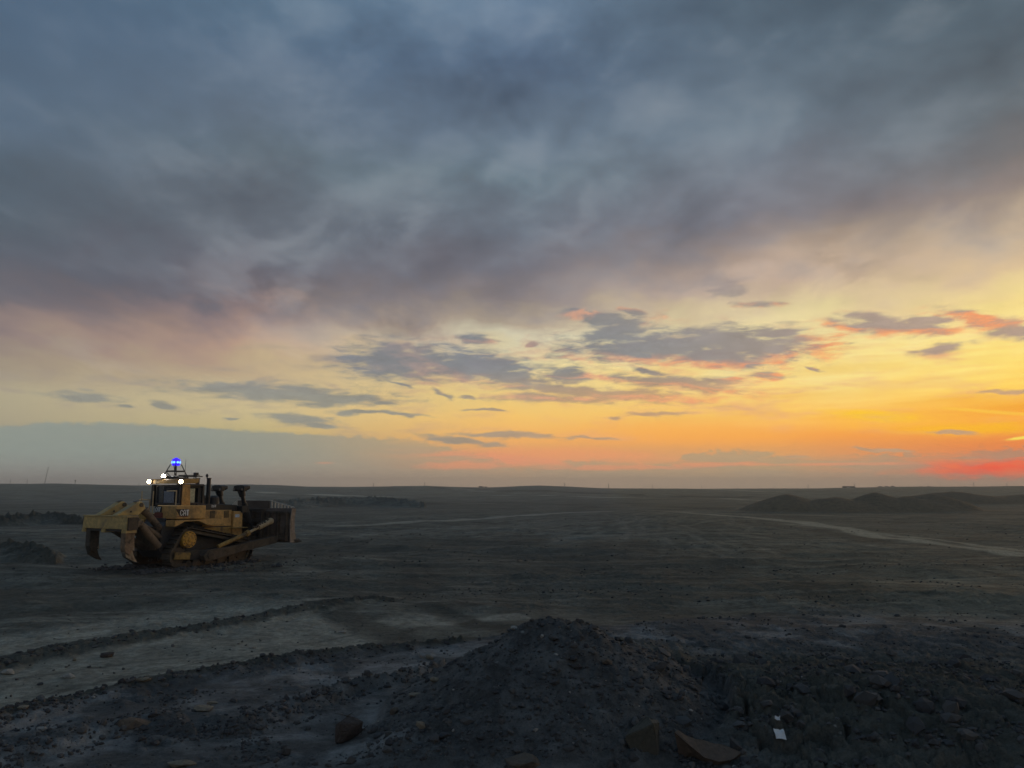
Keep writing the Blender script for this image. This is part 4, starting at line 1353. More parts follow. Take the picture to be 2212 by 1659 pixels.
    for i, p in enumerate(plan):
        fr_.append([bm.verts.new((p[0] + nrm[i].x * n, p[1] + nrm[i].y * n, z)) for z, n in prof])
        bk.append([bm.verts.new((p[0] + nrm[i].x * (n - 0.16), p[1] + nrm[i].y * (n - 0.16), z)) for z, n in prof])
    for g in (fr_, bk):
        for i in range(3):
            for j in range(len(prof) - 1):
                bm.faces.new((g[i][j], g[i + 1][j], g[i + 1][j + 1], g[i][j + 1]))
    for i in range(3):
        for j in (0, len(prof) - 1):
            bm.faces.new((fr_[i][j], fr_[i + 1][j], bk[i + 1][j], bk[i][j]))
    for i in (0, 3):
        for j in range(len(prof) - 1):
            bm.faces.new((fr_[i][j], fr_[i][j + 1], bk[i][j + 1], bk[i][j]))
    bmesh.ops.recalc_face_normals(bm, faces=bm.faces)
    m = MB(); m.bm.free(); m.bm = bm
    blade = m.build('blade', 'blade_steel', rt)
    rb = MB()
    for y in (-1.15, -0.4, 0.4, 1.15):
        rb.box(3.55, 3.80, y - 0.06, y + 0.06, 1.05, 2.7)
    rb.box(3.58, 3.80, -1.26, 1.26, 2.05, 2.22)
    rb.box(3.58, 3.80, -1.26, 1.26, 1.10, 1.30)
    rb.box(3.60, 3.80, -1.26, 1.26, 2.62, 2.78)
    for s in (-1, 1):
        for t in (0.18, 0.55, 0.9):
            x = 3.95 + 0.57 * t - 0.22; y = s * (1.28 + 1.27 * t)
            rb.box(x - 0.12, x + 0.10, y - 0.05, y + 0.05, 1.05, 2.65)
        rb.bar((3.74, s * 1.28, 1.25), (4.30, s * 2.5, 1.25), 0.12, 0.22)
        rb.bar((3.74, s * 1.28, 2.60), (4.30, s * 2.5, 2.55), 0.12, 0.14)
    rb.build('blade_rib', 'muddy_steel', blade, bevel=0.012)
    gd = MB()
    gd.box(4.02, 4.06, -1.28, 1.28, 2.80, 3.20)
    go = gd.build('spill_guard', 'blade_steel', blade)
    MB().box(4.00, 4.08, -1.30, 1.30, 3.20, 3.235).build('guard_rail', 'bright_edge', blade)
    for s in (-1, 1):
        for q in range(7):
            t = 0.06 + q * 0.135
            x = 4.06 + 0.57 * t; y = s * (1.30 + 1.25 * t); top = 3.20 - 0.36 * t
            MB().box(x - 0.03, x + 0.03, y - 0.035, y + 0.035, 2.79, top).build('guard_slat', 'bright_edge', blade)
        MB().bar((4.05, s * 1.30, 3.215), (4.62, s * 2.55, 2.85), 0.05, 0.035).build('guard_rail', 'bright_edge', blade)
        e = MB()
        e.hull([(4.55, s * 2.56, 0.93), (4.9, s * 2.60, 0.93), (5.12, s * 2.72, 1.0), (4.95, s * 2.60, 1.16), (4.6, s * 2.60, 1.12), (4.55, s * 2.50, 0.95), (4.95, s * 2.50, 0.96)])
        e.build('end_bit', 'track_steel', blade)
        w = MB().prism([(4.36, 0.96), (4.80, 0.96), (4.66, 1.6), (4.62, 2.2), (4.72, 2.78), (4.40, 2.78), (4.30, 1.9)],
                       min(s * 2.55, s * 2.60), max(s * 2.55, s * 2.60))
        w.build('wing_plate', 'wing_steel', blade)
    ce = MB()
    ce.box(4.10, 4.30, -1.28, 1.28, 0.90, 0.99)
    ce.build('cutting_edge', 'worn_steel', blade)
    # --- push arms and tilt braces
    for s in (-1, 1):
        m = MB()
        y = s * 1.86
        m.prism([(-0.55, 0.32), (0.1, 0.38), (1.5, 0.62), (3.95, 0.95), (4.05, 1.35), (2.2, 1.12), (1.2, 0.98), (0.0, 0.90), (-0.5, 0.84), (-0.72, 0.58)], y - 0.16, y + 0.16)
        m.tube((-0.3, y - s * 0.5, 0.6), (-0.3, y + s * 0.2, 0.6), 0.19, n=16)
        m.build('push_arm', 'muddy_steel', rt, bevel=0.03)
        t = MB()
        y = s * 1.84
        t.tube((0.25, y, 0.98), (2.0, y, 1.52), 0.10, 0.11, n=14)
        t.tube((1.95, y, 1.50), (2.15, y, 1.58), 0.16, n=14)
        to = t.build('tilt_brace', 'dirty_yellow', rt)
        c = MB().tube((2.15, y, 1.58), (2.9, y, 1.86), 0.075, n=12)
        c.tube((2.8, y, 1.83), (3.55, y * 1.03, 2.12), 0.15, n=14)
        c.ball((3.55, y * 1.03, 2.12), 0.19)
        c.build('tilt_cylinder', 'rail_paint', to)
        cr = random.Random(int(9 + s))
        k = MB()
        for q in range(26):
            f = cr.random()
            p = Vector((2.5, y, 1.74)).lerp(Vector((3.6, y * 1.03, 2.20)), f)
            k.ball(p + Vector((cr.uniform(-.08, .08), cr.uniform(-.1, .1), cr.uniform(0.03, .15))), cr.uniform(0.03, 0.09), sub=1)
        k.build('mud_cake', 'muddy_steel', to)
    # --- ripper
    m = MB()
    m.prism([(-4.66, 2.03), (-4.10, 2.05), (-4.08, 2.55), (-4.62, 2.58)], -1.66, 1.66)
    beam = m.build('ripper_beam', 'pale_yellow', rt, bevel=0.02)
    MB().box(-4.66, -4.06, -1.69, 1.69, 2.585, 2.625).build('beam_top_plate', 'pale_yellow', beam, bevel=0.01)
    for (y0, y1) in ((1.44, 1.66), (-0.10, 0.16), (-1.66, -1.36)):
        MB().prism([(y0, 2.03), (y1, 2.03), (y1 + 0.02, 1.86), (y0 - 0.02, 1.86)], -4.67, -4.12, 'x').build('beam_lug', 'pale_yellow', beam, bevel=0.012)
    MB().box(-4.60, -4.15, -1.36, -0.10, 1.92, 2.03).build('pocket_shade', 'black_paint', beam)  # black blocks put in for the shade inside the recesses
    MB().box(-4.60, -4.15, 0.16, 1.44, 1.92, 2.03).build('pocket_shade', 'black_paint', beam)
    MB().prism([(-4.60, 1.98), (-4.12, 2.0), (-4.10, 2.54), (-4.60, 2.55)], -1.74, -1.665).build('beam_end_plate', 'muddy_steel', beam, bevel=0.01)
    MB().prism([(-4.60, 1.98), (-4.12, 2.0), (-4.10, 2.54), (-4.60, 2.55)], 1.665, 1.74).build('beam_end_plate', 'muddy_steel', beam, bevel=0.01)
    for y, mt_ in ((-1.42, 'brown_steel'), (1.25, 'track_steel')):
        m = MB().prism([(-4.62, 1.93), (-4.62, 1.20), (-4.55, 0.98), (-4.32, 0.86), (-4.19, 1.10), (-4.15, 1.42), (-4.14, 1.93)], y - 0.17, y + 0.17)
        sh = m.build('ripper_shank', mt_, rt, bevel=0.03)
        MB().prism([(-4.57, 1.02), (-4.50, 0.80), (-4.16, 0.60), (-3.90, 0.50), (-4.06, 0.72), (-4.22, 1.14), (-4.32, 1.0)], y - 0.12, y + 0.12) \
            .build('ripper_tip', 'worn_steel' if y < 0 else 'track_steel', sh, bevel=0.012)
        MB().prism([(-4.20, 1.52), (-4.13, 1.48), (-4.10, 1.02), (-4.20, 1.12)], y - 0.13, y + 0.13).build('shank_guard', 'worn_steel', sh, bevel=0.01)
    for y in (-0.68, 0.62):
        m = MB().prism([(-4.66, 2.63), (-3.62, 3.22), (-3.48, 3.26), (-3.32, 3.18), (-3.20, 2.92), (-3.55, 2.62), (-4.1, 2.63)], y - 0.20, y + 0.20)
        lk = m.build('ripper_link', 'pale_yellow', rt, bevel=0.03)
        MB().tube((-3.44, y - 0.24, 3.10), (-3.44, y + 0.24, 3.10), 0.10, n=16).build('pivot_pin', 'track_steel', lk)
        MB().tube((-3.95, y - 0.23, 2.80), (-3.95, y + 0.23, 2.80), 0.045, n=12).build('pivot_pin', 'track_steel', lk)
        MB().prism([(-3.66, 3.235), (-3.50, 3.275), (-3.50, 3.30), (-3.68, 3.25)], y - 0.12, y + 0.12).build('link_pad', 'black_paint', lk)
        c = MB().tube((-3.42, y, 3.08), (-3.05, y, 2.74), 0.085, n=14)
        c.tube((-3.12, y, 2.82), (-2.25, y, 1.95), 0.165, n=18)
        c.tube((-3.16, y, 2.86), (-3.06, y, 2.76), 0.20, n=18)
        c.build('ripper_cylinder', 'brown_steel', rt)
    for y in (-0.92, 0.92):
        m = MB().tube((-3.5, y, 2.22), (-2.42, y, 1.12), 0.17, n=16)
        m.tube((-3.45, y * 0.82, 2.30), (-2.25, y * 0.82, 1.55), 0.12, n=14)
        m.bar((-4.2, y, 2.22), (-3.40, y, 2.22), 0.22, 0.30)
        m.build('ripper_arm', 'brown_steel', rt, bevel=0.01)
    m = MB().bar((-4.2, 0.0, 2.0), (-2.5, 0.0, 1.0), 0.55, 0.22)
    m.build('ripper_frame', 'muddy_steel', rt, bevel=0.03)
    for y in (-0.3, 0.3):
        m = MB().tube((-3.55, y, 2.62), (-2.3, y, 1.85), 0.025, n=8)
        m.build('hydraulic_hose', 'black_paint', rt)
    # --- hand rails on the deck
    for pts in ([(-2.0, -1.42, 3.04), (-2.0, -1.42, 3.74), (-2.0, -0.72, 3.74)], [(-1.98, 0.35, 2.62), (-1.98, 0.35, 3.74)],
                [(-1.98, 1.25, 2.62), (-1.98, 1.25, 3.74)], [(-1.98, 1.42, 2.62), (-1.98, 1.42, 3.30), (-1.4, 1.42, 3.30), (-1.4, 1.42, 2.62)]):
        m = MB()
        for a, b in zip(pts[:-1], pts[1:]):
            m.tube(a, b, 0.028, n=8)
        m.build('hand_rail', 'rail_paint', rt)
    return rt


simple_mat('yellow_hub', (0.64, 0.34, 0.05), 0.5, 0.0, (0.16, 0.10, 0.05), 0.45, 5.0, bump=0.2)
simple_mat('lamplit_orange', (0.60, 0.33, 0.10), 0.55, 0.0, (0.26, 0.15, 0.07), 0.3, 1.5)  # right post: orange glow of the work light painted into its colour
simple_mat('roof_paint', (0.52, 0.31, 0.10), 0.55, 0.0, (0.16, 0.11, 0.06), 0.5, 1.5)
simple_mat('cab_pane', (0.16, 0.20, 0.28), 0.15)  # bluish reflection on the rear glass painted into the pane
bulldozer = build_bulldozer()


# ------------------------------------------------------------------ stones lying about
simple_mat('stone_dark', (0.075, 0.058, 0.050), 0.9, bump=0.6, scale=6.0)
simple_mat('stone_brown', (0.135, 0.105, 0.078), 0.9, 0, (0.07, 0.06, 0.055), 0.4, 5.0, bump=0.6)
simple_mat('stone_tan', (0.24, 0.205, 0.15), 0.9, 0, (0.14, 0.12, 0.10), 0.3, 5.0, bump=0.5)
simple_mat('stone_pale', (0.36, 0.345, 0.31), 0.9, 0, (0.22, 0.21, 0.19), 0.35, 8.0, bump=0.4)
simple_mat('paper_white', (0.74, 0.77, 0.79), 0.7, fade=0.05)


def rock(name, px, py, w, h, d, mat, label, cat, group, seed, sink=0.25, rz=0.0, tilt=(0, 0), flat=1.0):
    x, y = land(px, py)
    rr = random.Random(seed)
    pts = []
    for i in range(22):
        v = Vector((rr.gauss(0, 1), rr.gauss(0, 1), rr.gauss(0, 1) * flat)).normalized()
        k = 0.82 + 0.36 * rr.random()
        pts.append(Vector((v.x * w / 2, v.y * d / 2, v.z * h / 2)) * k)
    m = MB().hull(pts)
    bmesh.ops.bevel(m.bm, geom=m.bm.edges[:], offset=min(w, h, d) * 0.045, segments=1, affect='EDGES')
    bmesh.ops.triangulate(m.bm, faces=m.bm.faces[:])
    bmesh.ops.subdivide_edges(m.bm, edges=m.bm.edges[:], cuts=1)
    for v in m.bm.verts:
        v.co += v.normal * (rr.random() - 0.5) * 0.045 * min(w, h, d)
    o = m.build(name, mat)
    o.location = (x, y, gz(x, y) + h / 2 - sink * h)
    o.rotation_euler = (tilt[0], tilt[1], rz)
    tag(o, label, cat, group)
    return o


STONES = [
    ('boulder', 752, 1598, .46, .44, .36, 'stone_dark', 'dark brown pointed boulder alone on smooth ground left of the loose pile', 11, .2, .3, (0.1, -0.25)),
    ('boulder', 1128, 1650, .50, .20, .40, 'stone_brown', 'low rust brown boulder half buried at the near foot of the loose pile', 13, .45, .2, (0, 0)),
    ('stone', 232, 1419, .34, .15, .26, 'stone_dark', 'dark flat stone on the pale graded lane just below the far windrow', 14, .25, .1, (0, 0)),
    ('stone', 16, 1455, .30, .13, .22, 'stone_pale', 'pale stone at the foot of the far windrow, by the left edge of the view', 15, .3, .2, (0, 0.2)),
    ('stone', 148, 1464, .30, .12, .22, 'stone_pale', 'pale flat stone on the graded lane below the dark flat stone', 16, .3, -.3, (0, 0.1)),
    ('stone', 310, 1472, .28, .10, .20, 'stone_tan', 'tan slab with stepped edge near the middle of the graded lane', 17, .25, .1, (0, 0)),
    ('stone', 50, 1530, .20, .08, .16, 'stone_tan', 'small tan stone on the graded lane close to the near windrow', 18, .3, .4, (0, 0)),
    ('stone', 441, 1534, .40, .09, .28, 'stone_tan', 'long tan slab on coal ground below the near windrow', 19, .2, .5, (0.1, 0.12)),
    ('stone', 458, 1520, .22, .05, .16, 'stone_tan', 'thin tan flake just above the long tan slab', 20, .2, .4, (0, 0.1)),
    ('stone', 286, 1568, .62, .14, .34, 'stone_brown', 'wide flat brown slab lying tilted on the coal ground at lower left', 21, .3, .55, (0.1, 0.18)),
    ('stone', 160, 1427, .12, .08, .10, 'stone_tan', 'small tan cobble resting against the far windrow', 22, .2, 0, (0, 0)),
    ('stone', 740, 1367, .24, .07, .2, 'stone_pale', 'pale flake among white specks at the right end of the graded lane', 23, .2, .3, (0, 0)),
    ('stone', 545, 1401, .18, .07, .14, 'stone_pale', 'small pale stone on the far side of the near windrow crest', 24, .25, .1, (0, 0)),
    ('stone', 1112, 1361, .17, .10, .13, 'stone_pale', 'bright white pebble on the left shoulder of the loose pile', 25, .2, .5, (0.2, 0.3)),
    ('stone', 928, 1422, .22, .10, .16, 'stone_tan', 'tan stone on the rubble line left of the loose pile', 26, .2, -.4, (0, 0.2)),
    ('stone', 938, 1474, .17, .13, .14, 'stone_tan', 'upright tan stone at the left foot of the loose pile', 27, .2, 0, (0.1, 0)),
    ('stone', 893, 1503, .26, .06, .16, 'stone_tan', 'thin pale strip of stone flat on the rubble left of the pile', 28, .2, .2, (0, 0)),
    ('stone', 852, 1543, .16, .14, .14, 'stone_brown', 'rusty brown cobble at the lower left toe of the pile', 29, .2, 0, (0, 0)),
    ('stone', 910, 1573, .20, .12, .16, 'stone_tan', 'leaning tan stone near the bottom of the pile, right of the rusty cobble', 30, .25, .8, (0.3, 0.5)),
    ('stone', 1345, 1385, .22, .09, .14, 'stone_tan', 'pale tan splinter on the right shoulder of the loose pile', 31, .2, .7, (0.2, 0.4)),
    ('stone', 1310, 1435, .20, .11, .16, 'stone_brown', 'reddish brown stone lower on the right shoulder of the pile', 32, .2, .1, (0, 0.2)),
    ('stone', 395, 1655, .40, .10, .24, 'stone_tan', 'grey tan slab among dark clods at the bottom left', 33, .25, .2, (0, 0.1)),
    ('stone', 90, 1578, .16, .08, .12, 'stone_pale', 'small pale stone on dark rubble below the left end of the near windrow', 34, .2, 0, (0, 0)),
    ('stone', 1832, 1585, .20, .10, .14, 'stone_pale', 'grey stone resting on the back of the brown curved slab', 35, .1, 0, (0, 0)),
]
for (nm, px, py, w, h, d, mt_, lb, sd, sk, rz, tl) in STONES[:-1]:
    rock(nm, px, py, w, h, d, mt_, lb, nm, 'stones lying on the mine ground', sd, sk, rz, tl)


def block(name, px, py, base, top, height, mat_side, label, seed):
    """angular block: base and top outlines in metres around its spot"""
    x, y = land(px, py)
    m = MB().hull([(a, b, -0.12) for a, b in base] + list(top))
    bmesh.ops.bevel(m.bm, geom=m.bm.edges[:], offset=0.012, segments=1, affect='EDGES')
    bmesh.ops.triangulate(m.bm, faces=m.bm.faces[:])
    bmesh.ops.subdivide_edges(m.bm, edges=m.bm.edges[:], cuts=2)
    rr = random.Random(seed)
    for v in m.bm.verts:
        v.co += v.normal * (rr.random() - 0.5) * 0.016
    o = m.build(name, mat_side)
    o.location = (x, y, gz(x, y))
    tag(o, label, 'boulder', 'stones lying on the mine ground')
    return o


simple_mat('slab_tan', (0.085, 0.078, 0.060), 0.9, 0, (0.08, 0.07, 0.06), 0.3, 5.0, bump=0.5)
simple_mat('slab_brown', (0.125, 0.092, 0.070), 0.9, 0, (0.09, 0.075, 0.06), 0.35, 4.0, bump=0.5)
block('boulder', 1395, 1612, [(-.20, -.10), (.16, -.14), (.22, .20), (-.14, .22)],
      [(-.30, -.06, .14), (.08, -.12, .33), (.19, -.02, .31), (.22, .2, .28), (.06, .22, .33), (-.22, .16, .16)], .33, 'slab_tan',
      'square block with a pale sloping top at the right foot of the loose pile', 3)


def curved_slab():
    x, y = land(1535, 1650)
    out = [(-0.46, 0.10, .42), (-0.40, 0.16, .43), (-0.24, 0.16, .34), (-0.02, 0.18, .28), (0.20, 0.16, .24), (0.44, 0.05, .17),
           (0.28, -0.08, .12), (0.08, -0.13, .11), (-0.10, -0.08, .15), (-0.28, 0.0, .28)]
    bm = bmesh.new()
    top = [bm.verts.new(p) for p in out]
    bot = [bm.verts.new((p[0] * 0.8, p[1] + 0.12, p[2] - 0.12 - 0.3 * (p[1] > 0))) for p in out]
    n = len(out)
    bm.faces.new(top); bm.faces.new(bot[::-1])
    for i in range(n):
        bm.faces.new((top[i], bot[i], bot[(i + 1) % n], top[(i + 1) % n]))
    bmesh.ops.triangulate(bm, faces=bm.faces[:])
    bmesh.ops.subdivide_edges(bm, edges=bm.edges[:], cuts=2)
    bmesh.ops.recalc_face_normals(bm, faces=bm.faces)
    rr = random.Random(5)
    for v in bm.verts:
        v.co += v.normal * (rr.random() - 0.5) * 0.014
    m = MB(); m.bm.free(); m.bm = bm
    o = m.build('boulder', 'slab_brown')
    o.location = (x, y, gz(x, y) - 0.05)
    tag(o, 'brown curved slab propped up at the near edge, nearest rock right of the pile', 'boulder', 'stones lying on the mine ground')


curved_slab()


def paper(px, py, w, h, label, seed):
    x, y = land(px, py)
    bm = bmesh.new()
    rr = random.Random(seed)
    g = [[bm.verts.new(((i / 4 - .5) * w * (1 - 0.12 * j / 4), (j / 4 - .5) * h, 0.012 * math.sin(i * 1.1 + seed) + rr.uniform(-.012, .012) + 0.03 * (i == 4 and j > 2))) for j in range(5)] for i in range(5)]
    for i in range(4):
        for j in range(4):
            bm.faces.new((g[i][j], g[i + 1][j], g[i + 1][j + 1], g[i][j + 1]))
    m = MB(); m.bm.free(); m.bm = bm
    o = m.build('paper_scrap', 'paper_white')
    sol = o.modifiers.new('thickness', 'SOLIDIFY'); sol.thickness = 0.004
    o.location = (x, y, gz(x, y) + (0.05 if seed == 1 else 0.10))
    o.rotation_euler = (R(42), R(4), R(8 if seed == 1 else -15))
    tag(o, label, 'paper scrap', 'white scraps on the coal ground')


paper(1685, 1598, .165, .15, 'larger square white scrap on the coal ground at lower right', 1)
paper(1680, 1567, .075, .055, 'smaller white scrap just above the square white scrap', 2)


# ------------------------------------------------------------------ loose rubble nobody could count
def build_rubble():
    n = 60000
    px = rng.uniform(-150, 2360, n); py = rng.uniform(1285, 1700, n)
    xx = (px - 1106) / 1662.0; yy = (829.5 - py) / 1662.0
    dy = math.cos(PITCH) - yy * math.sin(PITCH); dz = math.sin(PITCH) + yy * math.cos(PITCH)
    t = -(CAM_H - 0.2) / dz
    x = xx * t; y = dy * t
    d1, _, s1 = line_dist(x, y, L1); d2, _, s2 = line_dist(x, y, L2); d3, _, _ = line_dist(x, y, L3); d4, _, _ = line_dist(x, y, L4)
    w = 0.03 + 0.9 * np.exp(-(d1 / 0.35) ** 2) + 0.55 * np.exp(-(d2 / 0.4) ** 2) + 0.7 * np.exp(-(d3 / 0.35) ** 2) + 0.5 * np.exp(-(d4 / 0.4) ** 2)
    below = (s2 < 0)
    clump = sstep(fbm(x / 1.1, y / 1.1, 3, 201), -0.05, 0.55)
    w = w + np.where(below, 0.5 * clump, 0) + np.where((x > 2.2) & (y < 18), 0.75 * clump, 0)
    pile = np.hypot((x - MOUND[0]) / 2.9, (y - MOUND[1]) / 3.2) < 1
    w = np.where(pile, np.maximum(w, 0.5), w)
    nd = 5200                                    # churned clods along the tracks of the machine
    a = rng.uniform(-3.6, 3.0, nd); b = np.where(rng.random(nd) < 0.5, -1, 1) * (1.275 + rng.normal(0, 0.36, nd))
    dxm = -16.45 + 0.5 * a - 0.866 * b; dym = 39.99 + 0.866 * a + 0.5 * b
    x = np.append(x, dxm); y = np.append(y, dym); w = np.append(w, np.full(nd, 0.6)); n += nd
    d1, d2, d3 = (np.append(q, np.full(nd, 9.0)) for q in (d1, d2, d3))
    nm = 26000                                   # clods out on the open floor, in loose drifts
    pm = rng.uniform(-100, 2300, nm); qm = 1112 + 190 * rng.random(nm) ** 0.8
    pts = [spot(a_, b_) for a_, b_ in zip(pm, qm)]
    xm = np.array([p[0] for p in pts]); ym = np.array([p[1] for p in pts])
    wm = 0.04 + 0.5 * sstep(fbm(xm / 7.0, ym / 4.0, 3, 231), 0.1, 0.6)
    x = np.append(x, xm); y = np.append(y, ym); w = np.append(w, wm); n += nm
    d1, d2, d3 = (np.append(q, np.full(nm, 9.0)) for q in (d1, d2, d3))
    keep = rng.random(n) < np.clip(w, 0, 1)
    x = x[keep]; y = y[keep]
    k = len(x)
    z = terrain(x, y)
    size = np.clip(rng.lognormal(math.log(0.017), 0.6, k), 0.007, 0.085)
    dn = np.minimum(np.minimum(d1[keep], d2[keep]), d3[keep])
    size = np.where(dn < 0.45, np.minimum(size * 1.3, 0.07), size)
    size = np.where(y > 24, np.where(np.hypot(x + 16.4, y - 40) < 5, np.clip(size * 3.0, 0.03, 0.15), np.clip(size * 0.9 * (0.6 + y / 60), 0.015, 0.075)), size)
    rz = (x > 2.4) & (y < 18.5)
    size = np.where(rz & (rng.random(k) < 0.05), np.clip(size * 3.4, 0.05, 0.17), size)
    near1 = (d1[keep] < 0.8) | (np.hypot(x + 16.4, y - 40) < 5)
    ph = (1 + 5 ** .5) / 2
    ico = np.array([(-1, ph, 0), (1, ph, 0), (-1, -ph, 0), (1, -ph, 0), (0, -1, ph), (0, 1, ph), (0, -1, -ph), (0, 1, -ph), (ph, 0, -1), (ph, 0, 1), (-ph, 0, -1), (-ph, 0, 1)]) / math.hypot(1, ph)
    fc = np.array([(0, 11, 5), (0, 5, 1), (0, 1, 7), (0, 7, 10), (0, 10, 11), (1, 5, 9), (5, 11, 4), (11, 10, 2), (10, 7, 6), (7, 1, 8),
                   (3, 9, 4), (3, 4, 2), (3, 2, 6), (3, 6, 8), (3, 8, 9), (4, 9, 5), (2, 4, 11), (6, 2, 10), (8, 6, 7), (9, 8, 1)])
    jit = 1 + rng.uniform(-0.35, 0.35, (k, 12, 1))
    sc3 = rng.uniform(0.6, 1.3, (k, 1, 3)) * np.array([1, 1, 0.75])
    ang = rng.uniform(0, 2 * np.pi, k)
    ca, sa = np.cos(ang)[:, None], np.sin(ang)[:, None]
    v = ico[None] * jit * sc3 * size[:, None, None]
    vx = v[..., 0] * ca - v[..., 1] * sa; vy = v[..., 0] * sa + v[..., 1] * ca
    v = np.stack([vx + x[:, None], vy + y[:, None], v[..., 2] + (z + size * 0.25)[:, None]], -1)
    f = (fc[None] + (np.arange(k) * 12)[:, None, None]).reshape(-1, 3)
    o = mesh_np('rubble', v.reshape(-1, 3), f, MATS['rubble_mix'], smooth=False)
    tint = np.repeat(np.where((rng.random(k) < 0.012) & ~near1 & ((size < 0.05) | (y > 24)), 1.0, rng.random(k) * 0.35), 12)
    at = o.data.attributes.new('tint', 'FLOAT', 'POINT')
    at.data.foreach_set('value', tint.astype(np.float32))
    tag(o, 'loose dark clods and gravel scattered over the mine ground', kind='stuff')


m_, k_, b_ = new_mat('rubble_mix')
at_ = k_.n('ShaderNodeAttribute', attribute_name='tint')
k_.put(b_.inputs['Base Color'], k_.ramp(at_.outputs['Fac'], [(0.0, (0.05, 0.05, 0.054)), (0.35, (0.11, 0.108, 0.105)), (0.5, (0.2, 0.19, 0.17)), (1.0, (0.34, 0.32, 0.29))]))
b_.inputs['Roughness'].default_value = 0.95
build_rubble()

# ------------------------------------------------------------------ things on the far skyline
simple_mat('far_dark', (0.035, 0.033, 0.032), 0.8)
simple_mat('far_pole', (0.06, 0.052, 0.047), 0.9)
simple_mat('far_white', (0.7, 0.7, 0.7), 0.6)
simple_mat('far_scrub', (0.045, 0.047, 0.038), 0.95)


def sky_z(px, D):
    return CAM_H + float(horizon_z(np.array([float(px)]))[0]) / 1662.0 * D


def far_xy(px, D):
    return (px - 1106) / 1662.0 * D, D


# (column, height above the skyline in picture units, distance, lean, arm)
POLES = [
    (31, 11, 2300, 0, 2, 'faint pylon at the far left end of the skyline'),
    (67, 12, 2300, 0, 2, 'faint pylon just left of the tall leaning mast'),
    (104, 37, 1250, 6, 0, 'tall mast leaning to the right on the far left skyline'),
    (170, 11, 1250, 0, 3, 'short mast with a dark box on its tip, right of the leaning mast'),
    (307, 6, 1800, 0, 1, 'small faint pole on the skyline close left of the bulldozer cab'),
    (567, 5, 1800, 0, 1, 'small faint pole on the rise beyond the bulldozer blade'),
    (809, 8.4, 1250, 0, 1, 'dark pole standing first right of the bulldozer on the skyline'),
    (919, 8, 1250, 0, 1, 'dark pole on the low crest left of the two distant vehicles'),
    (998, 5, 2100, 0, 1, 'short faint pole next left of the two distant vehicles'),
    (1123, 5, 2100, 0, 1, 'short faint pole next right of the two distant vehicles'),
    (1219, 7.5, 1250, 0, 4, 'pole with a single arm pointing left on the central skyline'),
    (1313, 10, 1250, 0, 1, 'tall dark pole where the central rise runs out to the right'),
    (1407, 9, 1700, 0, 1, 'greyish pole next right of the tall dark pole'),
    (1512, 8, 1900, 0, 1, 'faint pole on the level skyline, second right of the tall dark pole'),
    (1590, 6, 2200, 0, 1, 'low faint pole left of the dark spoil mounds'),
    (1667, 7, 2200, 0, 1, 'faint pole above the left end of the dark spoil mounds'),
    (1740, 8, 2200, 0, 2, 'faint broad pylon left of the open shed'),
    (1781, 3.5, 2100, 0, 1, 'stubby faint pole nearest left of the open shed'),
    (1841, 9, 1400, -2, 0, 'thin leaning pole at the right end of the open shed'),
    (2024, 7, 2200, 0, 1, 'faint pole right of the scrub clumps on the skyline'),
    (2095, 10, 2200, 0, 2, 'faint tall pylon under the red cloud'),
    (2166, 8, 2200, 0, 2, 'faint pylon nearest the right end of the skyline'),
]
for (px, hp, D, lean, arm, lb) in POLES:
    x, y = far_xy(px, D)
    zb = gz(x, y) - 0.3
    top = sky_z(px, D) + hp / 1662.0 * D
    h = top - zb
    nm = 'power_pylon' if arm == 2 else 'mast' if arm in (0, 3) else 'utility_pole'
    if arm == 2:
        rt = empty(nm, (x, y, zb))
        b = MB()
        for a in (-1, 1):
            for c in (-1, 1):
                b.bar((a * 1.6, c * 1.6, 0), (a * 0.3, c * 0.3, h), 0.30, 0.30)
        b.build('lattice_leg', 'far_pole', rt)
        b = MB()
        for q in range(5):
            z0 = h * q / 5; z1 = h * (q + 1) / 5
            w0 = 1.6 - 1.3 * q / 5; w1 = 1.6 - 1.3 * (q + 1) / 5
            b.bar((-w0, -w0, z0), (w1, -w1, z1), 0.12, 0.12); b.bar((w0, w0, z0), (-w1, w1, z1), 0.12, 0.12)
        b.build('lattice_brace', 'far_pole', rt)
        b = MB()
        for z, w in ((h * 0.97, 2.6), (h * 0.84, 3.4)):
            b.bar((-w, 0, z), (w, 0, z), 0.22, 0.22)
        b.build('cross_arm', 'far_pole', rt)
    else:
        rt = empty(nm, (x, y, zb))
        w = 0.75 if D < 1300 else 0.8
        lx = lean / 1662.0 * D
        MB().tube((0, 0, 0), (lx, 0, h), w * 0.62, w * 0.42, n=8).build('pole_shaft', 'far_pole', rt)
        if arm == 1:
            MB().bar((-1.3, 0, h * 0.93), (1.3, 0, h * 0.93), 0.2, 0.2).build('cross_arm', 'far_pole', rt)
        elif arm == 4:
            MB().bar((-3.0, 0, h * 0.97), (0.2, 0, h * 0.97), 0.3, 0.3).build('cross_arm', 'far_pole', rt)
        elif arm == 3:
            MB().box(-0.9, 0.9, -0.5, 0.5, h - 2.4, h - 0.2).build('signal_box', 'far_dark', rt)
        elif arm == 0 and D < 1300:
            MB().box(lx - 0.7, lx + 0.7, -0.5, 0.5, h - 1.5, h).build('mast_head', 'far_dark', rt)
    tag(rt, lb, 'pylon' if arm == 2 else 'mast' if nm == 'mast' else 'utility pole', 'poles along the skyline')


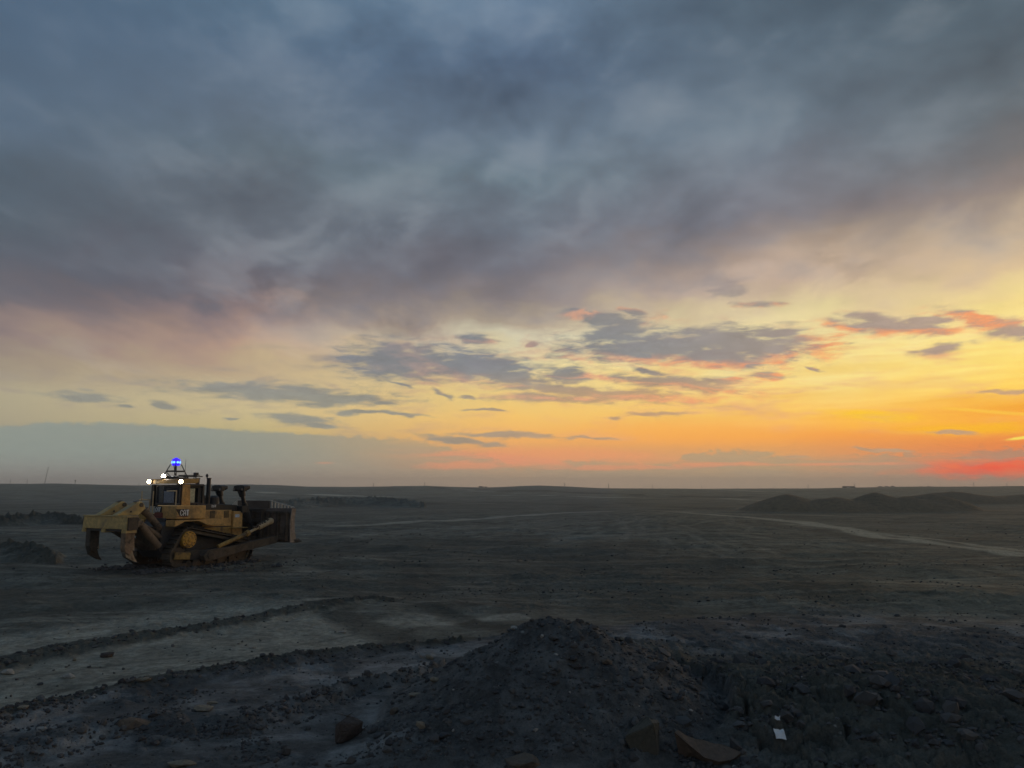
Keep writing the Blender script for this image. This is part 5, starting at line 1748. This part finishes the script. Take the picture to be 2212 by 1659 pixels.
def far_vehicle(px, D, L, H, kind, label):
    x, y = far_xy(px, D)
    rt = empty('parked_truck' if kind != 'van' else 'parked_van', (x, y, sky_z(px, D) - 0.5))
    m = 'far_white' if kind == 'van' else 'far_dark'
    if kind == 'tip':
        MB().prism([(-L * .5, 1.0), (L * .22, 1.0), (L * .30, H), (-L * .48, H)], -1.6, 1.6).build('tipper_body', m, rt, bevel=0.05)
        MB().prism([(L * .26, 0.9), (L * .5, 0.9), (L * .48, H * .75), (L * .32, H * .85)], -1.3, 1.3).build('cab', m, rt, bevel=0.05)
    else:
        MB().prism([(-L * .5, 0.6), (L * .5, 0.6), (L * .5, H * .55), (L * .3, H * .6), (L * .18, H), (-L * .48, H)], -1.0, 1.0).build('body', m, rt, bevel=0.08)
        MB().prism([(L * .20, H * .62), (L * .29, H * .62), (L * .19, H * .92), (L * .12, H * .92)], -1.02, 1.02).build('side_window', 'far_dark', rt)
    for sx in (-.32, .34):
        for sy in (-1, 1):
            MB().tube((L * sx, sy * 0.95, 0.5), (L * sx, sy * 0.7, 0.5), 0.5, n=12).build('wheel', 'far_dark', rt)
    tag(rt, label, 'van' if kind == 'van' else 'truck', 'vehicles on the skyline')
    return rt


far_vehicle(1040, 1250, 8.0, 2.9, 'tip', 'larger left one of two distant vehicles in the dip of the skyline')
far_vehicle(1050.5, 1250, 4.6, 2.5, 'pickup', 'smaller right one of two distant vehicles in the dip of the skyline')
far_vehicle(1828, 1240, 7.5, 2.3, 'van', 'white van parked under the open shed on the skyline')

sx_, sy_ = far_xy(1829, 1262)
shed = empty('open_shed', (sx_, sy_, sky_z(1829, 1262) - 0.4))
MB().prism([(-10.5, 3.2), (5.5, 3.2), (6.5, 3.7), (-10.5, 3.8)], -4, 4).build('roof', 'far_dark', shed)
MB().prism([(4.6, 0), (10.5, 0), (6.0, 3.3), (4.6, 3.3)], -4, 4).build('side_ramp', 'far_dark', shed)
MB().box(-10.2, 4.6, 3.6, 4.0, 0, 3.2).build('back_wall', 'far_dark', shed)
for a in (-10.0, -4.0, 1.5):
    MB().box(a, a + 0.4, -3.8, -3.4, 0, 3.2).build('post', 'far_dark', shed)
tag(shed, 'flat roofed open shed with sloping right side on the skyline above the mounds', 'shed')

SCRUB = [(1894, 10, 3.0, 'rounded scrub clump nearest the open shed on the skyline'), (1908, 13, 2.9, 'broad scrub clump second from the open shed'),
         (1921, 9, 3.0, 'scrub clump with a knob on top, third from the open shed'), (1939, 6, 1.3, 'tiny scrub clump in the middle of the skyline row'),
         (1956, 9, 1.2, 'low flat scrub clump fifth from the open shed'), (1982, 9, 1.6, 'small scrub clump joined to the long clump'),
         (2000, 18, 1.8, 'long low scrub clump at the right end of the row'), (2076, 5, 1.3, 'lone small bush on the skyline under the sunset')]
for i, (px, wp, hp, lb) in enumerate(SCRUB):
    D = 1280
    x, y = far_xy(px, D)
    w = wp / 1662.0 * D; h = 1.35 * hp / 1662.0 * D
    rt = empty('scrub_clump', (x, y, max(gz(x, y), sky_z(px, D)) - 0.1))
    rr = random.Random(300 + i)
    cr = MB()
    for q in range(60):
        a = rr.uniform(-1, 1); e = rr.random() ** 0.7
        c = Vector((a * w * 0.5, rr.uniform(-.3, .3) * w, e * h * math.sqrt(max(0.05, 1 - a * a)) * 0.9 + 0.2))
        rad = rr.uniform(0.3, 0.75)
        cr.hull([c + Vector((rr.gauss(0, rad), rr.gauss(0, rad), rr.gauss(0, rad * .6))) for _ in range(7)])
    cr.build('crown', 'far_scrub', rt)
    st = MB()
    for q in range(3):
        st.tube(((q - 1) * w * 0.2, 0, -0.5), ((q - 1) * w * 0.22, 0, h * 0.5), 0.12, 0.06, n=6)
    st.build('stem', 'far_pole', rt)
    tag(rt, lb, 'bush', 'scrub clumps on the skyline')
